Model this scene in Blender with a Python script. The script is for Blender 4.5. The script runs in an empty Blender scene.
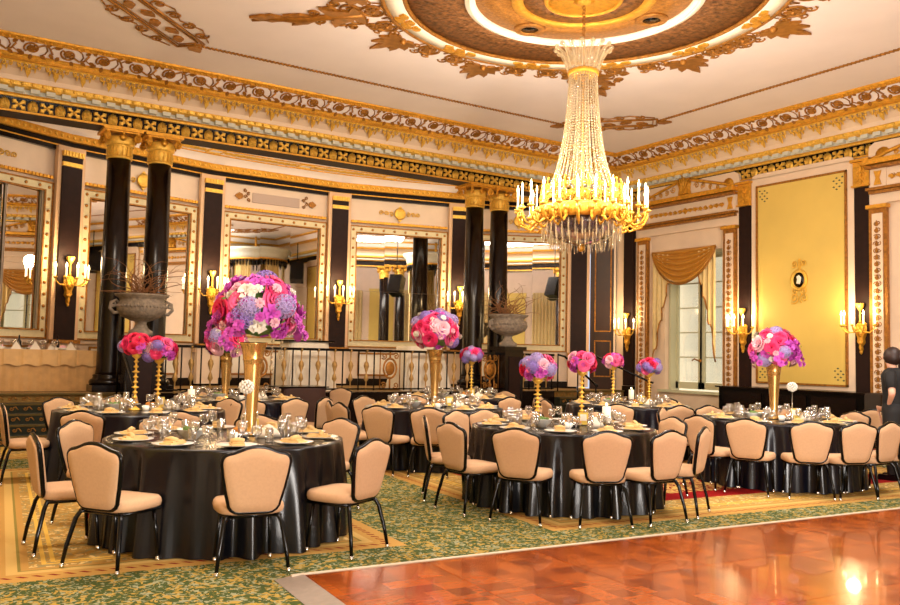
import bpy, math, random
from math import sin, cos, pi, radians, hypot, atan2, sqrt
from mathutils import Vector, Matrix, Euler
random.seed(7)
SC = bpy.context.scene
COL = SC.collection

# ---------------------------------------------------------------- camera
CAM_H, F_PX = 1.5, 840.0
YAW, PITCH, ROLL = radians(32.6), radians(3.6), radians(1.25)
fw = Vector((sin(YAW)*cos(PITCH), cos(YAW)*cos(PITCH), sin(PITCH)))
rt = Vector((cos(YAW), -sin(YAW), 0)); up = rt.cross(fw)
rt2 = rt*cos(ROLL) + up*sin(ROLL); up2 = up*cos(ROLL) - rt*sin(ROLL)
cam = bpy.data.cameras.new('camera'); cam_o = bpy.data.objects.new('camera', cam); COL.objects.link(cam_o)
cam.sensor_fit = 'HORIZONTAL'; cam.sensor_width = 36; cam.lens = F_PX/900*36; cam.clip_start = .1; cam.clip_end = 200
M = Matrix((rt2, up2, -fw)).transposed().to_4x4(); M.translation = (0, 0, CAM_H); cam_o.matrix_world = M
SC.camera = cam_o
SC.view_settings.view_transform = 'Standard'; SC.view_settings.look = 'None'
SC.view_settings.gamma = 1; SC.view_settings.use_curve_mapping = False
SC.view_settings.exposure = 0.6
try:
    SC.cycles.use_denoising = True; SC.cycles.max_bounces = 8; SC.cycles.glossy_bounces = 4; SC.cycles.diffuse_bounces = 3
    SC.cycles.transmission_bounces = 6; SC.cycles.caustics_reflective = False; SC.cycles.caustics_refractive = False
    SC.cycles.sample_clamp_indirect = 4
except Exception: pass

# ---------------------------------------------------------------- world and lights
W = bpy.data.worlds.new('world'); SC.world = W; W.use_nodes = True
W.node_tree.nodes['Background'].inputs[0].default_value = (.75, .82, 1, 1)
W.node_tree.nodes['Background'].inputs[1].default_value = .6
def lamp(kind, loc, power, col, size=.1, aim=None, **kw):
    l = bpy.data.lights.new('lamp', kind); l.energy = power; l.color = col
    if kind == 'AREA':
        l.shape = 'RECTANGLE'; l.size = size; l.size_y = kw.get('sy', size)
    else: l.shadow_soft_size = size
    if kind == 'SPOT': l.spot_size = radians(kw.get('spot', 90)); l.spot_blend = .6
    o = bpy.data.objects.new('lamp', l); COL.objects.link(o); o.location = loc
    if aim: o.rotation_euler = (Vector(aim)-Vector(loc)).to_track_quat('-Z', 'Y').to_euler()
    return o
WARM = (1, .85, .66)
CHAN = (7.48, 8.47)
LAMPS = []
for k in range(8):                                                       # the chandelier's ring of bulbs
    lamp('POINT', (CHAN[0]+1.2*cos(k*pi/4+.2), CHAN[1]+1.2*sin(k*pi/4+.2), 3.95), 62, WARM, .12)
FL = (1, .93, .86)
lamp('AREA', (2.2, 2.2, 6.38), 480, FL, 3.6, aim=(2.2, 2.21, 0), sy=2.6)     # added panel under the ceiling, standing in for bounced flash
lamp('AREA', (9.5, 3.0, 6.38), 430, FL, 4.0, aim=(9.5, 3.01, 0), sy=2.2)  # second added panel, bounced-flash stand-in further right
lamp('AREA', (1.4, 8.5, 6.38), 200, (1, .86, .7), 1.6, aim=(1.4, 8.51, 0))  # smaller warm panel added as fill over the left tables
lamp('AREA', (3.0, -2.6, 1.2), 620, FL, 2.4, aim=(6.5, 9, 6.3), sy=1.0)          # added low panel behind the camera, standing in for flash aimed upwards

lamp('AREA', (7.3, 16.6, 5.3), 38, WARM, 9, aim=(7.3, 18.4, 3.9), sy=.3)    # cove light behind the beam
# ---------------------------------------------------------------- materials
def lin(h):
    h = h.lstrip('#'); c = [int(h[i:i+2], 16)/255 for i in (0, 2, 4)]
    return tuple(x/12.92 if x <= .04045 else ((x+.055)/1.055)**2.4 for x in c) + (1,)
MATS = {}
def mat(name, col, rough=.5, metal=0, noise=0, scale=8, bump=0, bscale=60, **kw):
    m = bpy.data.materials.new(name); m.use_nodes = True; nt = m.node_tree; b = nt.nodes['Principled BSDF']
    c = lin(col) if isinstance(col, str) else col
    b.inputs['Base Color'].default_value = c; b.inputs['Roughness'].default_value = rough; b.inputs['Metallic'].default_value = metal
    for k, v in kw.items():
        b.inputs[k.replace('_', ' ')].default_value = v
    if noise or bump: tc = nt.nodes.new('ShaderNodeTexCoord')
    if noise:
        n = nt.nodes.new('ShaderNodeTexNoise'); n.inputs['Scale'].default_value = scale; n.inputs['Detail'].default_value = 4
        nt.links.new(tc.outputs['Object'], n.inputs['Vector'])
        r = nt.nodes.new('ShaderNodeValToRGB'); r.color_ramp.elements[0].position = .3; r.color_ramp.elements[1].position = .7
        r.color_ramp.elements[0].color = tuple(x*(1-noise) for x in c[:3])+(1,)
        r.color_ramp.elements[1].color = tuple(min(1, x*(1+noise*.6)) for x in c[:3])+(1,)
        nt.links.new(n.outputs[0], r.inputs[0]); nt.links.new(r.outputs[0], b.inputs['Base Color'])
    if bump:
        n2 = nt.nodes.new('ShaderNodeTexNoise'); n2.inputs['Scale'].default_value = bscale; nt.links.new(tc.outputs['Object'], n2.inputs['Vector'])
        bp = nt.nodes.new('ShaderNodeBump'); bp.inputs['Strength'].default_value = bump; bp.inputs['Distance'].default_value = .02
        nt.links.new(n2.outputs[0], bp.inputs['Height']); nt.links.new(bp.outputs[0], b.inputs['Normal'])
    MATS[name] = m; return m
def emit(name, col, s):
    m = mat(name, col); b = m.node_tree.nodes['Principled BSDF']
    b.inputs['Emission Color'].default_value = lin(col); b.inputs['Emission Strength'].default_value = s; return m
cream = mat('cream_plaster', '#e9cfb4', .55, noise=.05, scale=3)
ceil_m = mat('ceiling_plaster', '#f0e4e2', .7, noise=.03, scale=1.5)
pale = mat('pale_blue_grey', '#cfd0c4', .5, noise=.08, scale=10)
gold = mat('gilt', '#e2a436', .42, .5, noise=.25, scale=14, bump=.5, bscale=40)
gold_b = mat('bright_gilt', '#f0bf50', .42, .4, noise=.2, scale=20, bump=.4, bscale=50)
gold_d = mat('old_gilt', '#a8702a', .5, .5, noise=.4, scale=18, bump=.6, bscale=50)
gild_p = mat('gilt_paint_scroll', '#a8702a', .42, .5, noise=.35, scale=10)
black_m = mat('black_marble', '#150c0a', .22, 0, Specular_IOR_Level=.35, noise=.35, scale=6)
brown_p = mat('dark_brown_panel', '#22100c', .6, 0, Specular_IOR_Level=.2, noise=.25, scale=9)
blackm = mat('black_metal', '#0c0b0c', .22, .5)
white_m = mat('white_plaster', '#f4ead8', .5)
beige = mat('beige_fabric', '#c49d78', .85, noise=.05, scale=60, bump=.15, bscale=400)
satin = mat('black_satin', '#07070c', .27, noise=.15, scale=3, Specular_IOR_Level=.4)
satin_n = mat('navy_satin', '#090b18', .28, noise=.15, scale=3, Specular_IOR_Level=.4)
china = mat('white_china', '#f3eee4', .2)
napk = mat('gold_napkin', '#d8b377', .75, noise=.15, scale=30)
linen_w = mat('white_linen', '#eee2ce', .8, noise=.04, scale=5)
linen_g = mat('gold_linen', '#c99a5e', .7, noise=.12, scale=8)
brownlin = mat('brown_linen', '#3a1c12', .7, noise=.1, scale=5)
def glass_mat(name, col, lo, hi):
    m = bpy.data.materials.new(name); m.use_nodes = True; nt = m.node_tree; nt.nodes.remove(nt.nodes['Principled BSDF']); out = nt.nodes['Material Output']
    t = nt.nodes.new('ShaderNodeBsdfTransparent'); g = nt.nodes.new('ShaderNodeBsdfGlossy'); g.inputs['Roughness'].default_value = .06; g.inputs['Color'].default_value = lin(col)
    t.inputs['Color'].default_value = (.93, .93, .92, 1)
    w = nt.nodes.new('ShaderNodeLayerWeight'); w.inputs['Blend'].default_value = .35
    r = nt.nodes.new('ShaderNodeMapRange'); r.inputs['To Min'].default_value = lo; r.inputs['To Max'].default_value = hi
    mx = nt.nodes.new('ShaderNodeMixShader'); nt.links.new(w.outputs['Facing'], r.inputs['Value']); nt.links.new(r.outputs[0], mx.inputs[0])
    nt.links.new(t.outputs[0], mx.inputs[1]); nt.links.new(g.outputs[0], mx.inputs[2]); nt.links.new(mx.outputs[0], out.inputs[0]); return m
glass = glass_mat('drinking_glass', '#ffffff', .10, .95)
crystal = mat('crystal', '#d8c29c', .08, Alpha=.5, Transmission_Weight=.3, IOR=1.45, Specular_IOR_Level=.8)
crystal_g = mat('smoky_crystal', '#6a5a5c', .05, Transmission_Weight=.5, IOR=1.5)
steel = mat('silver', '#d8d4cc', .2, 1)
wax = mat('white_candle', '#f6edd8', .5, Subsurface_Weight=.2)
candle_t = emit('candle_tube', '#ffe9bc', 1.6)
flame = emit('flame', '#ffe6a8', 14)
stone = mat('grey_stone', '#8d7f70', .8, noise=.35, scale=14, bump=.7, bscale=25)
twig = mat('twig', '#8a5a33', .8)
drape_m = mat('gold_drape', '#c08430', .42, noise=.08, scale=6)
drape_l = mat('pale_gold_drape', '#dcc081', .6, noise=.08, scale=6)
yellow = mat('yellow_damask', '#e0c063', .6, noise=.07, scale=1.2, bump=.1, bscale=120)
win_m = mat('window_frame_green', '#c9c6a4', .5)
mirror = mat('mirror_glass', '#e9e6e0', .015, 1)
ring_b = mat('bronze_relief', '#8a5c34', .45, .5, noise=.75, scale=13, bump=1, bscale=18)
wood_d = mat('dark_wood', '#2c150e', .3, noise=.3, scale=4)
skin = mat('skin', '#d9a58c', .55, Subsurface_Weight=.1)
hair = mat('dark_hair', '#2a1712', .5, noise=.3, scale=40)
cloth_b = mat('black_clothing', '#0e0d10', .8)
pinks = [mat('petal_hot_pink', '#ea2f70', .6, noise=.25, scale=60), mat('petal_rose', '#ee5c93', .6, noise=.2, scale=60),
         mat('petal_magenta', '#cf4fc0', .6, noise=.2, scale=60), mat('petal_pale_pink', '#f0b6c6', .6, noise=.15, scale=60),
         mat('petal_red', '#d31244', .6, noise=.25, scale=60)]
lav = mat('petal_lavender', '#b3a0d6', .7, noise=.45, scale=90); lav2 = mat('petal_violet', '#9479c4', .7, noise=.4, scale=90)
whitef = mat('petal_white', '#efe8dc', .6, noise=.1, scale=60)
leaf_m = mat('leaf_green', '#5d7a34', .6, noise=.2, scale=40)
tag_y = mat('yellow_card', '#e2c04e', .6); tag_w = mat('white_card', '#f2e8d4', .7)
orange = mat('bread', '#d98a2e', .7, noise=.3, scale=60)
rough_grey = mat('painted_grey_grille', '#b9a192', .6)
grey_ramp = mat('grey_edge', '#8a7c70', .6, noise=.1, scale=20)
white_tape = mat('pale_edge', '#c9b9a2', .5)

# ---------------------------------------------------------------- mesh helper
class MB:
    def __init__(s): s.v = []; s.f = []; s.m = []; s.s = []
    def add(s, vs, fs, smooth=False, mi=0, T=None):
        n = len(s.v)
        s.v += [tuple(T @ Vector(p)) for p in vs] if T else [tuple(p) for p in vs]
        for f in fs: s.f.append(tuple(i+n for i in f)); s.m.append(mi); s.s.append(smooth)
        return s
    def box(s, c, d, mi=0, T=None, rz=0):
        x, y, z = (a/2 for a in d); P = []
        for k in (-1, 1):
            for j in (-1, 1):
                for i in (-1, 1):
                    a, b = i*x, j*y
                    if rz: a, b = a*cos(rz)-b*sin(rz), a*sin(rz)+b*cos(rz)
                    P.append((c[0]+a, c[1]+b, c[2]+k*z))
        return s.add(P, [(0,2,3,1), (4,5,7,6), (0,1,5,4), (2,6,7,3), (0,4,6,2), (1,3,7,5)], False, mi, T)
    def lathe(s, prof, n=16, c=(0,0,0), mi=0, smooth=True, T=None, sx=1, sy=1):
        P = []; Fc = []; m = len(prof)
        for i in range(n):
            a = 2*pi*i/n
            for r, z in prof: P.append((c[0]+r*cos(a)*sx, c[1]+r*sin(a)*sy, c[2]+z))
        for i in range(n):
            j = (i+1) % n
            for k in range(m-1): Fc.append((i*m+k, j*m+k, j*m+k+1, i*m+k+1))
        if prof[0][0] > 1e-4: Fc.append(tuple(i*m for i in range(n))[::-1])
        if prof[-1][0] > 1e-4: Fc.append(tuple(i*m+m-1 for i in range(n)))
        return s.add(P, Fc, smooth, mi, T)
    def tube(s, pts, r, n=6, mi=0, closed=False, T=None, flat=1):
        pts = [Vector(p) for p in pts]; N = len(pts); P = []; Fc = []
        rs = r if isinstance(r, (list, tuple)) else [r]*N
        prev = None
        for i, p in enumerate(pts):
            a = pts[(i-1) % N] if (closed or i > 0) else p; b = pts[(i+1) % N] if (closed or i < N-1) else p
            t = (b-a).normalized() if (b-a).length > 1e-9 else Vector((0,0,1))
            if prev is None:
                u = Vector((0,0,1)) if abs(t.z) < .9 else Vector((1,0,0))
                u = (u - t*u.dot(t)).normalized()
            else:
                u = prev - t*prev.dot(t)
                u = u.normalized() if u.length > 1e-6 else prev
            prev = u; w = t.cross(u)
            for k in range(n):
                q = 2*pi*k/n; P.append(p + (u*cos(q)*flat + w*sin(q))*rs[i])
        for i in range(N if closed else N-1):
            j = (i+1) % N
            for k in range(n): Fc.append((i*n+k, i*n+(k+1) % n, j*n+(k+1) % n, j*n+k))
        if not closed: Fc += [tuple(range(n))[::-1], tuple((N-1)*n+k for k in range(n))]
        return s.add(P, Fc, True, mi, T)
    def prism(s, out, h0, h1, mi=0, T=None, bevel=0):
        """outline in XZ extruded along Y from h0 to h1 (optionally with the front pulled in)"""
        n = len(out); cx = sum(p[0] for p in out)/n; cz = sum(p[1] for p in out)/n
        P = [(x, h0, z) for x, z in out] + [(cx+(x-cx)*(1-bevel), h1, cz+(z-cz)*(1-bevel)) for x, z in out]
        Fc = [tuple(range(n)), tuple(range(2*n-1, n-1, -1))] + [(i, i+n, (i+1) % n+n, (i+1) % n) for i in range(n)]
        return s.add(P, Fc, False, mi, T)
    def ball(s, c, r, n=8, mi=0, sz=1, T=None):
        k = max(4, n//2+1)
        return s.lathe([(r*sin(pi*i/(k-1))+(1e-5 if i in (0, k-1) else 0), -r*sz*cos(pi*i/(k-1))) for i in range(k)], n, c, mi, True, T)
    def build(s, name, mats, parent=None, loc=None):
        me = bpy.data.meshes.new(name); me.from_pydata(s.v, [], s.f)
        for m in (mats if isinstance(mats, (list, tuple)) else [mats]): me.materials.append(m)
        me.polygons.foreach_set('material_index', s.m); me.polygons.foreach_set('use_smooth', s.s); me.update()
        o = bpy.data.objects.new(name, me); COL.objects.link(o)
        if parent: o.parent = parent
        if loc is not None: o.location = loc
        return o
def tag(o, label=None, cat=None, group=None, kind=None):
    if label: o['label'] = label
    if cat: o['category'] = cat
    if group: o['group'] = group
    if kind: o['kind'] = kind
    return o
def thing(name, label, cat, loc=(0,0,0), rz=0, group=None):
    o = bpy.data.objects.new(name, None); COL.objects.link(o); o.location = loc; o.rotation_euler = (0, 0, rz)
    o.empty_display_size = .1
    return tag(o, label, cat, group)
KIDS = {}
def kids(o): return list(o.children)
def copy_tree(o, parent=None):
    c = o.copy(); COL.objects.link(c)
    if parent: c.parent = parent
    for ch in list(o.children): copy_tree(ch, c)
    return c
def inst(o, parent, M, name=None):
    """copy of one mesh piece placed by a matrix in the parent's space"""
    c = bpy.data.objects.new(name or o.name.split('.')[0], o.data); COL.objects.link(c)
    c.parent = parent; c.matrix_local = M
    return c
def struct(name, mb, m, parent=None):
    o = mb.build(name, m, parent)
    if not parent: o['kind'] = 'structure'
    return o
def sempty(name):
    o = bpy.data.objects.new(name, None); COL.objects.link(o); o['kind'] = 'structure'; return o
def TRS(loc, rx=0, ry=0, rz=0, s=(1,1,1)):
    if not isinstance(s, (tuple, list)): s = (s, s, s)
    return Matrix.Translation(loc) @ Euler((rx, ry, rz)).to_matrix().to_4x4() @ Matrix.Diagonal((*s, 1))
def frame_m(o, X, Y, Z):
    m = Matrix((X, Y, Z)).transposed().to_4x4(); m.translation = o; return m
# ================================================================ STRUCTURE
X0, X1, Y0, Y1 = -.5, 15.1, 1.2, 15.75          # the entablature planes of the four sides
ZC = 6.4                                        # flat ceiling
DZ = .725                                       # terrace floor
AC, AR = (7.3, 5.3), 13.2                       # centre and radius of the curved terrace wall
BAY = [-21.8+13.6*k for k in range(-1, 5)]      # pilaster angles
def arc(a, r=AR, z=0): a = radians(a); return Vector((AC[0]+r*sin(a), AC[1]+r*cos(a), z))

# ---- node helper for the carpet
def carpet_material():
    m = bpy.data.materials.new('patterned_carpet'); m.use_nodes = True; nt = m.node_tree; N = nt.nodes; L = nt.links
    b = N['Principled BSDF']; b.inputs['Roughness'].default_value = .95; b.inputs['Specular IOR Level'].default_value = .1
    def mt(op, a, c=None, d=None):
        n = N.new('ShaderNodeMath'); n.operation = op
        for i, x in enumerate((a, c, d)):
            if x is None: continue
            if isinstance(x, (int, float)): n.inputs[i].default_value = x
            else: L.new(x, n.inputs[i])
        return n.outputs[0]
    def mix(f, a, c):
        n = N.new('ShaderNodeMix'); n.data_type = 'RGBA'
        L.new(f, n.inputs[0])
        for s, x in ((n.inputs[6], a), (n.inputs[7], c)):
            if isinstance(x, tuple): s.default_value = x
            else: L.new(x, s)
        return n.outputs[2]
    tc = N.new('ShaderNodeTexCoord'); mp = N.new('ShaderNodeMapping'); mp.vector_type = 'TEXTURE'
    mp.inputs['Location'].default_value = (4.72, 5.7, 0); mp.inputs['Rotation'].default_value = (0, 0, radians(-4.6))
    L.new(tc.outputs['Object'], mp.inputs[0]); sp = N.new('ShaderNodeSeparateXYZ'); L.new(mp.outputs[0], sp.inputs[0])
    x, y = sp.outputs[0], sp.outputs[1]
    def noise(sc, det=2, dist=0):
        n = N.new('ShaderNodeTexNoise'); n.inputs['Scale'].default_value = sc; n.inputs['Detail'].default_value = det; n.inputs['Distortion'].default_value = dist
        L.new(mp.outputs[0], n.inputs['Vector']); return n.outputs[0]
    def gt(a, t): return mt('GREATER_THAN', a, t)
    n1, n2, n3 = noise(15, 1, 1.4), noise(19, 1, 1.6), noise(13, 1, 2.0)
    green = mix(gt(n1, .55), lin('#444f28'), lin('#a5873f'))
    green = mix(gt(n2, .59), green, lin('#8e8f72'))
    green = mix(gt(n3, .63), green, lin('#3d4a26'))
    tan = mix(gt(noise(12, 2, 1.8), .54), lin('#b08742'), lin('#958659'))
    tan = mix(gt(noise(15, 1, 1), .6), tan, lin('#d9b878'))
    flor = mix(gt(noise(6, 2, 3), .5), lin('#c8a35c'), lin('#7d1a16'))
    def panel(x0, x1, y0, y1):
        d = mt('MINIMUM', mt('MINIMUM', mt('SUBTRACT', x, x0), mt('SUBTRACT', x1, x)), mt('MINIMUM', mt('SUBTRACT', y, y0), mt('SUBTRACT', y1, y)))
        return d
    rects = [(-4.35, -1.35, .02, 5.6), (.05, 7.2, .02, 5.6), (-4.6, -1.35, 6.6, 12), (.05, 7.2, 6.6, 12), (8.4, 14, .02, 5.6)]
    d = None
    for r in rects:
        q = panel(*r); d = q if d is None else mt('MAXIMUM', d, q)
    def band(a, c): return mt('MULTIPLY', gt(d, a), mt('LESS_THAN', d, c))
    stripe = gt(mt('FRACT', mt('MULTIPLY', mt('ADD', x, y), 10.5)), .62)
    col = green
    col = mix(gt(d, 0), col, lin('#b58a48'))
    col = mix(mt('MULTIPLY', band(.09, .14), stripe), col, lin('#7a1512'))
    col = mix(band(.2, .27), col, lin('#c7a35f'))
    col = mix(band(.27, .29), col, lin('#8a7a3c'))
    col = mix(gt(d, .34), col, tan)
    col = mix(band(.42, .45), col, lin('#d9ae4e')); col = mix(band(.48, .51), col, lin('#d9ae4e'))
    col = mix(gt(d, .85), col, lin('#8c1414'))
    col = mix(gt(d, 1.2), col, flor)
    L.new(col, b.inputs['Base Color'])
    bp = N.new('ShaderNodeBump'); bp.inputs['Strength'].default_value = .3; bp.inputs['Distance'].default_value = .01
    L.new(noise(260), bp.inputs['Height']); L.new(bp.outputs[0], b.inputs['Normal'])
    return m
carpet = carpet_material()
struct('floor', MB().box((7, 7.2, -.05), (22, 24, .1)), carpet)

# ---- ceiling
cb = MB().box((7.3, 8.47, ZC+.15), (18, 17, .3)); ceiling = struct('ceiling', cb, ceil_m)
MC = (7.47, 8.47)
def annulus(r0, r1, z0, z1, n=96, c=MC):
    """ring of rectangular section hanging from z1 down to z0"""
    mb = MB(); P = []; Fc = []
    for i in range(n):
        a = 2*pi*i/n
        for r, z in ((r0, z1), (r0, z0), (r1, z0), (r1, z1)): P.append((c[0]+r*cos(a), c[1]+r*sin(a), z))
    for i in range(n):
        j = (i+1) % n
        for k in range(3): Fc.append((i*4+k, i*4+k+1, j*4+k+1, j*4+k))
    return mb.add(P, Fc, True)
def ring(r, z, t, m, name): # round moulding
    mb = MB(); mb.tube([(MC[0]+r*cos(2*pi*i/96), MC[1]+r*sin(2*pi*i/96), z) for i in range(96)], t, 8, closed=True); return mb.build(name, m, ceiling)
annulus(2.46, 2.72, ZC-.05, ZC).build('ring_moulding', white_m, ceiling)
ring(2.76, ZC-.03, .035, gold_d, 'gilt_moulding'); ring(2.45, ZC-.03, .035, gold_d, 'gilt_moulding')
annulus(1.62, 2.45, ZC-.02, ZC).build('bronze_band', ring_b, ceiling)
annulus(1.48, 1.62, ZC-.07, ZC).build('ring_moulding', white_m, ceiling)
ring(1.55, ZC-.075, .02, white_m, 'ring_moulding')
annulus(.98, 1.48, ZC-.015, ZC).build('gilt_band', gold_d, ceiling)
annulus(.82, .98, ZC-.05, ZC).build('gilt_band', gold, ceiling)
annulus(.5, .82, ZC-.02, ZC).build('bronze_band', ring_b, ceiling)
ring(.5, ZC-.03, .04, gold, 'gilt_moulding')
MB().lathe([(.001, 0), (.5, 0), (.5, .03), (.001, .03)], 48, (MC[0], MC[1], ZC-.04)).build('ceiling_rose', gold, ceiling)
for k in range(8):
    a = 2*pi*(k-.05)/8; c = (MC[0]+1.25*cos(a), MC[1]+1.25*sin(a), ZC-.045)
    if k % 2 == 0:
        f = MB().lathe([(.13, .03), (.13, 0), (.22, 0), (.24, .03)], 24, c).build('downlight_trim', gold_d, ceiling)
        MB().lathe([(.001, .012), (.135, .012), (.135, .03), (.001, .03)], 24, c).build('downlight_opening', blackm, f)
# relief blobs on the white ring
def spiral(r0, r1, turns, n=26, a0=0, dirn=1):
    return [((r0+(r1-r0)*i/(n-1))*cos(a0+dirn*turns*2*pi*i/(n-1)), (r0+(r1-r0)*i/(n-1))*sin(a0+dirn*turns*2*pi*i/(n-1)), 0) for i in range(n)]
def leafshape(L, w, n=7, x0=0):
    up_ = [(x0+L*i/n, w*sin(pi*(i/n)**.8)*(1+.25*(i % 2))) for i in range(n+1)]
    return up_ + [(x, -y) for x, y in up_[-2:0:-1]]
def flat(out, z0=0, z1=.03):   # outline in XY extruded in Z
    mb = MB(); n = len(out)
    mb.add([(x, y, z0) for x, y in out]+[(x, y, z1) for x, y in out], [tuple(range(n))[::-1], tuple(range(n, 2*n))]+[(i, (i+1) % n, (i+1) % n+n, i+n) for i in range(n)])
    return mb
# wreath: ring with a rosette and leaves, in the XY plane, facing -Z
def wreath_mesh(r=.17):
    mb = MB(); mb.tube([(r*cos(2*pi*i/18), r*sin(2*pi*i/18), 0) for i in range(18)], .022, 5, closed=True)
    for i in range(7):
        a = 2*pi*i/7; T = TRS((0, 0, 0), rz=a); l = leafshape(.11, .03, 4, .02)
        f = flat(l, -.02, .01); mb.add(f.v, f.f, T=T)
    mb.ball((0, 0, -.01), .035, 8)
    for s in (-1, 1):
        sp = spiral(.015, .1, 1.2, 16, 0, s); mb.tube([(p[0]+.02+r, p[1]*.9+s*.12, 0) for p in sp], .014, 4)
        mb.tube([(-r*.7, s*r*.7, 0), (-r*1.3, s*r*1.25, 0), (-.05, s*r*1.6, 0)], [.018, .014, .006], 4)
    return mb
def star_mesh():
    mb = MB()
    for a, L in ((0, .62), (28, .46), (-28, .46), (58, .36), (-58, .36), (88, .3), (-88, .3)):
        f = flat(leafshape(L, .075, 7, .04), -.025, .01); mb.add(f.v, f.f, T=TRS((0, 0, 0), rz=radians(a)))
    for s in (-1, 1):
        for k, (x, y, r) in enumerate(((.12, .17, .11), (.33, .15, .08), (-.05, .3, .09))):
            mb.tube([(p[0]+x, p[1]+s*y, 0) for p in spiral(.012, r, 1.4, 16, k, s)], .014, 4)
    mb.ball((0, 0, -.02), .06, 8); return mb
wre = None; R_W = 2.98
nw = 33
proto_wreath = wreath_mesh().build('gilt_wreath', gild_p, ceiling); proto_wreath.matrix_local = TRS((MC[0]+R_W, MC[1], ZC-.012))
proto_star = star_mesh().build('gilt_palmette', gild_p, ceiling); proto_star.matrix_local = TRS((MC[0]+R_W+.1, MC[1], ZC-.012), s=.01)
first = True
for k in range(nw):
    a = 2*pi*(k+.5)/nw
    if k % 3 == 1:
        big = 1.0
        Mx = TRS((MC[0]+(R_W+.06)*cos(a), MC[1]+(R_W+.06)*sin(a), ZC-.012), rz=a)
        if first: proto_star.matrix_local = Mx; first = False
        else: inst(proto_star, ceiling, Mx)
    else: inst(proto_wreath, ceiling, TRS((MC[0]+R_W*cos(a), MC[1]+R_W*sin(a), ZC-.012), rz=a))
proto_wreath.matrix_local = TRS((MC[0]+R_W*cos(.0), MC[1]+R_W*sin(.0), ZC-.012), s=.9)
# gilt patches on the white ring
pt = MB()
for i in range(5):
    f = flat(leafshape(.16+.05*(i % 2), .07, 6), -.02, .02); pt.add(f.v, f.f, T=TRS((-.25+.1*i, (-1)**i*.02, 0), rz=(-1)**i*.5))
patch = None
for k in range(12):
    a = 2*pi*(k+.25)/12; Mx = TRS((MC[0]+2.59*cos(a), MC[1]+2.59*sin(a), ZC-.055), rz=a+pi/2, s=(1.15, .8, 1))
    if patch is None: patch = pt.build('gilt_spray', gold, ceiling); patch.matrix_local = Mx
    else: inst(patch, ceiling, Mx)
# diagonal winged ornaments pointing at the corners
wg = MB()
wg.prism([(0, 0), (.1, 0), (.1, .01), (0, .01)], 0, .01)
for s in (-1, 1):
    for k, (x, y, r) in enumerate(((.15, .2, .16), (.45, .22, .13), (.7, .16, .1), (.3, .42, .1), (0, .48, .12))):
        wg.tube([(p[0]+x, p[1]+s*y, 0) for p in spiral(.015, r, 1.5, 18, k, s)], .02, 4)
    for a, L, x in ((35, .4, .1), (60, .4, .35), (20, .5, .7), (100, .3, .1)):
        f = flat(leafshape(L, .07, 6), -.03, .01); wg.add(f.v, f.f, T=TRS((x, 0, 0), rz=s*radians(a)))
wg.tube([(0, 0, 0), (.6, 0, 0), (1.0, .02, 0), (1.35, .1, 0), (1.7, .05, 0)], [.05, .06, .08, .05, .02], 6)
f = flat(leafshape(.55, .1, 7), -.03, .01); wg.add(f.v, f.f, T=TRS((1.15, .04, 0), rz=.3))
wing = None
for a in (45, 135, 225, 315):
    a = radians(a); Mx = TRS((MC[0]+3.15*cos(a), MC[1]+3.15*sin(a), ZC-.015), rz=a)
    if wing is None: wing = wg.build('gilt_winged_ornament', gild_p, ceiling); wing.matrix_local = Mx
    else: inst(wing, ceiling, Mx)
# rope moulding: twisted bead between the corner plaques
RX, RY = (2.25, 12.66), (3.55, 13.4)
rope_l = MB(); s_ = .07
def rope_piece(n):
    mb = MB()
    for i in range(n):
        mb.tube([(i*s_-.025, -.022, 0), (i*s_+.045, .022, 0)], .024, 4)
    return mb
cutx, cuty = 1.35, 1.35
for (xa, ya, xb, yb) in ((RX[0]+cutx, RY[1], RX[1]-cutx, RY[1]), (RX[1], RY[0]+cuty, RX[1], RY[1]-cuty), (RX[0], RY[0]+cuty, RX[0], RY[1]-cuty), (RX[0]+cutx, RY[0], RX[1]-cutx, RY[0])):
    L = hypot(xb-xa, yb-ya); o = rope_piece(int(L/s_)).build('rope_moulding', gild_p, ceiling); o['kind'] = 'stuff'
    o.matrix_local = TRS((xa, ya, ZC-.01), rz=atan2(yb-ya, xb-xa))
# corner plaques across the rope's corners
pl = MB(); Lp, Wp = .95, .24
for r_, t_ in (((Lp, Wp), .022), ((Lp-.08, Wp-.07), .012)):
    a_, b_ = r_
    pl.tube([(-a_, -b_, 0), (a_, -b_, 0)], t_, 5); pl.tube([(-a_, b_, 0), (a_, b_, 0)], t_, 5)
    pl.tube([(-a_, -b_, 0), (-a_, b_, 0)], t_, 5); pl.tube([(a_, -b_, 0), (a_, b_, 0)], t_, 5)
for i in range(5):
    x = -.66+.33*i; f = flat(leafshape(.26, .07, 6), -.02, .01); pl.add(f.v, f.f, T=TRS((x-.13, 0, 0), rz=.35*(-1)**i))
for s in (-1, 1):
    for x in (-.6, -.2, .2, .6): pl.tube([(p[0]+x, p[1]+s*(Wp+.14), 0) for p in spiral(.015, .12, 1.5, 18, x*3, s)], .016, 4)
    pl.tube([(-.9, s*(Wp+.1), 0), (-.4, s*(Wp+.27), 0), (0, s*(Wp+.12), 0), (.4, s*(Wp+.27), 0), (.9, s*(Wp+.1), 0)], .012, 4)
    f = flat(leafshape(.3, .1, 6), -.02, .01); pl.add(f.v, f.f, T=TRS((s*Lp, 0, 0), rz=0 if s > 0 else pi))
plq = None
for (cx, cy, rz) in ((RX[1]-.62, RY[1]-.62, -pi/4), (RX[0]+.62, RY[1]-.62, pi/4), (RX[0]+.62, RY[0]+.62, -pi/4), (RX[1]-.62, RY[0]+.62, pi/4)):
    Mx = TRS((cx, cy, ZC-.012), rz=rz)
    if plq is None: plq = pl.build('gilt_corner_plaque', gild_p, ceiling); plq.matrix_local = Mx
    else: inst(plq, ceiling, Mx)

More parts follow.
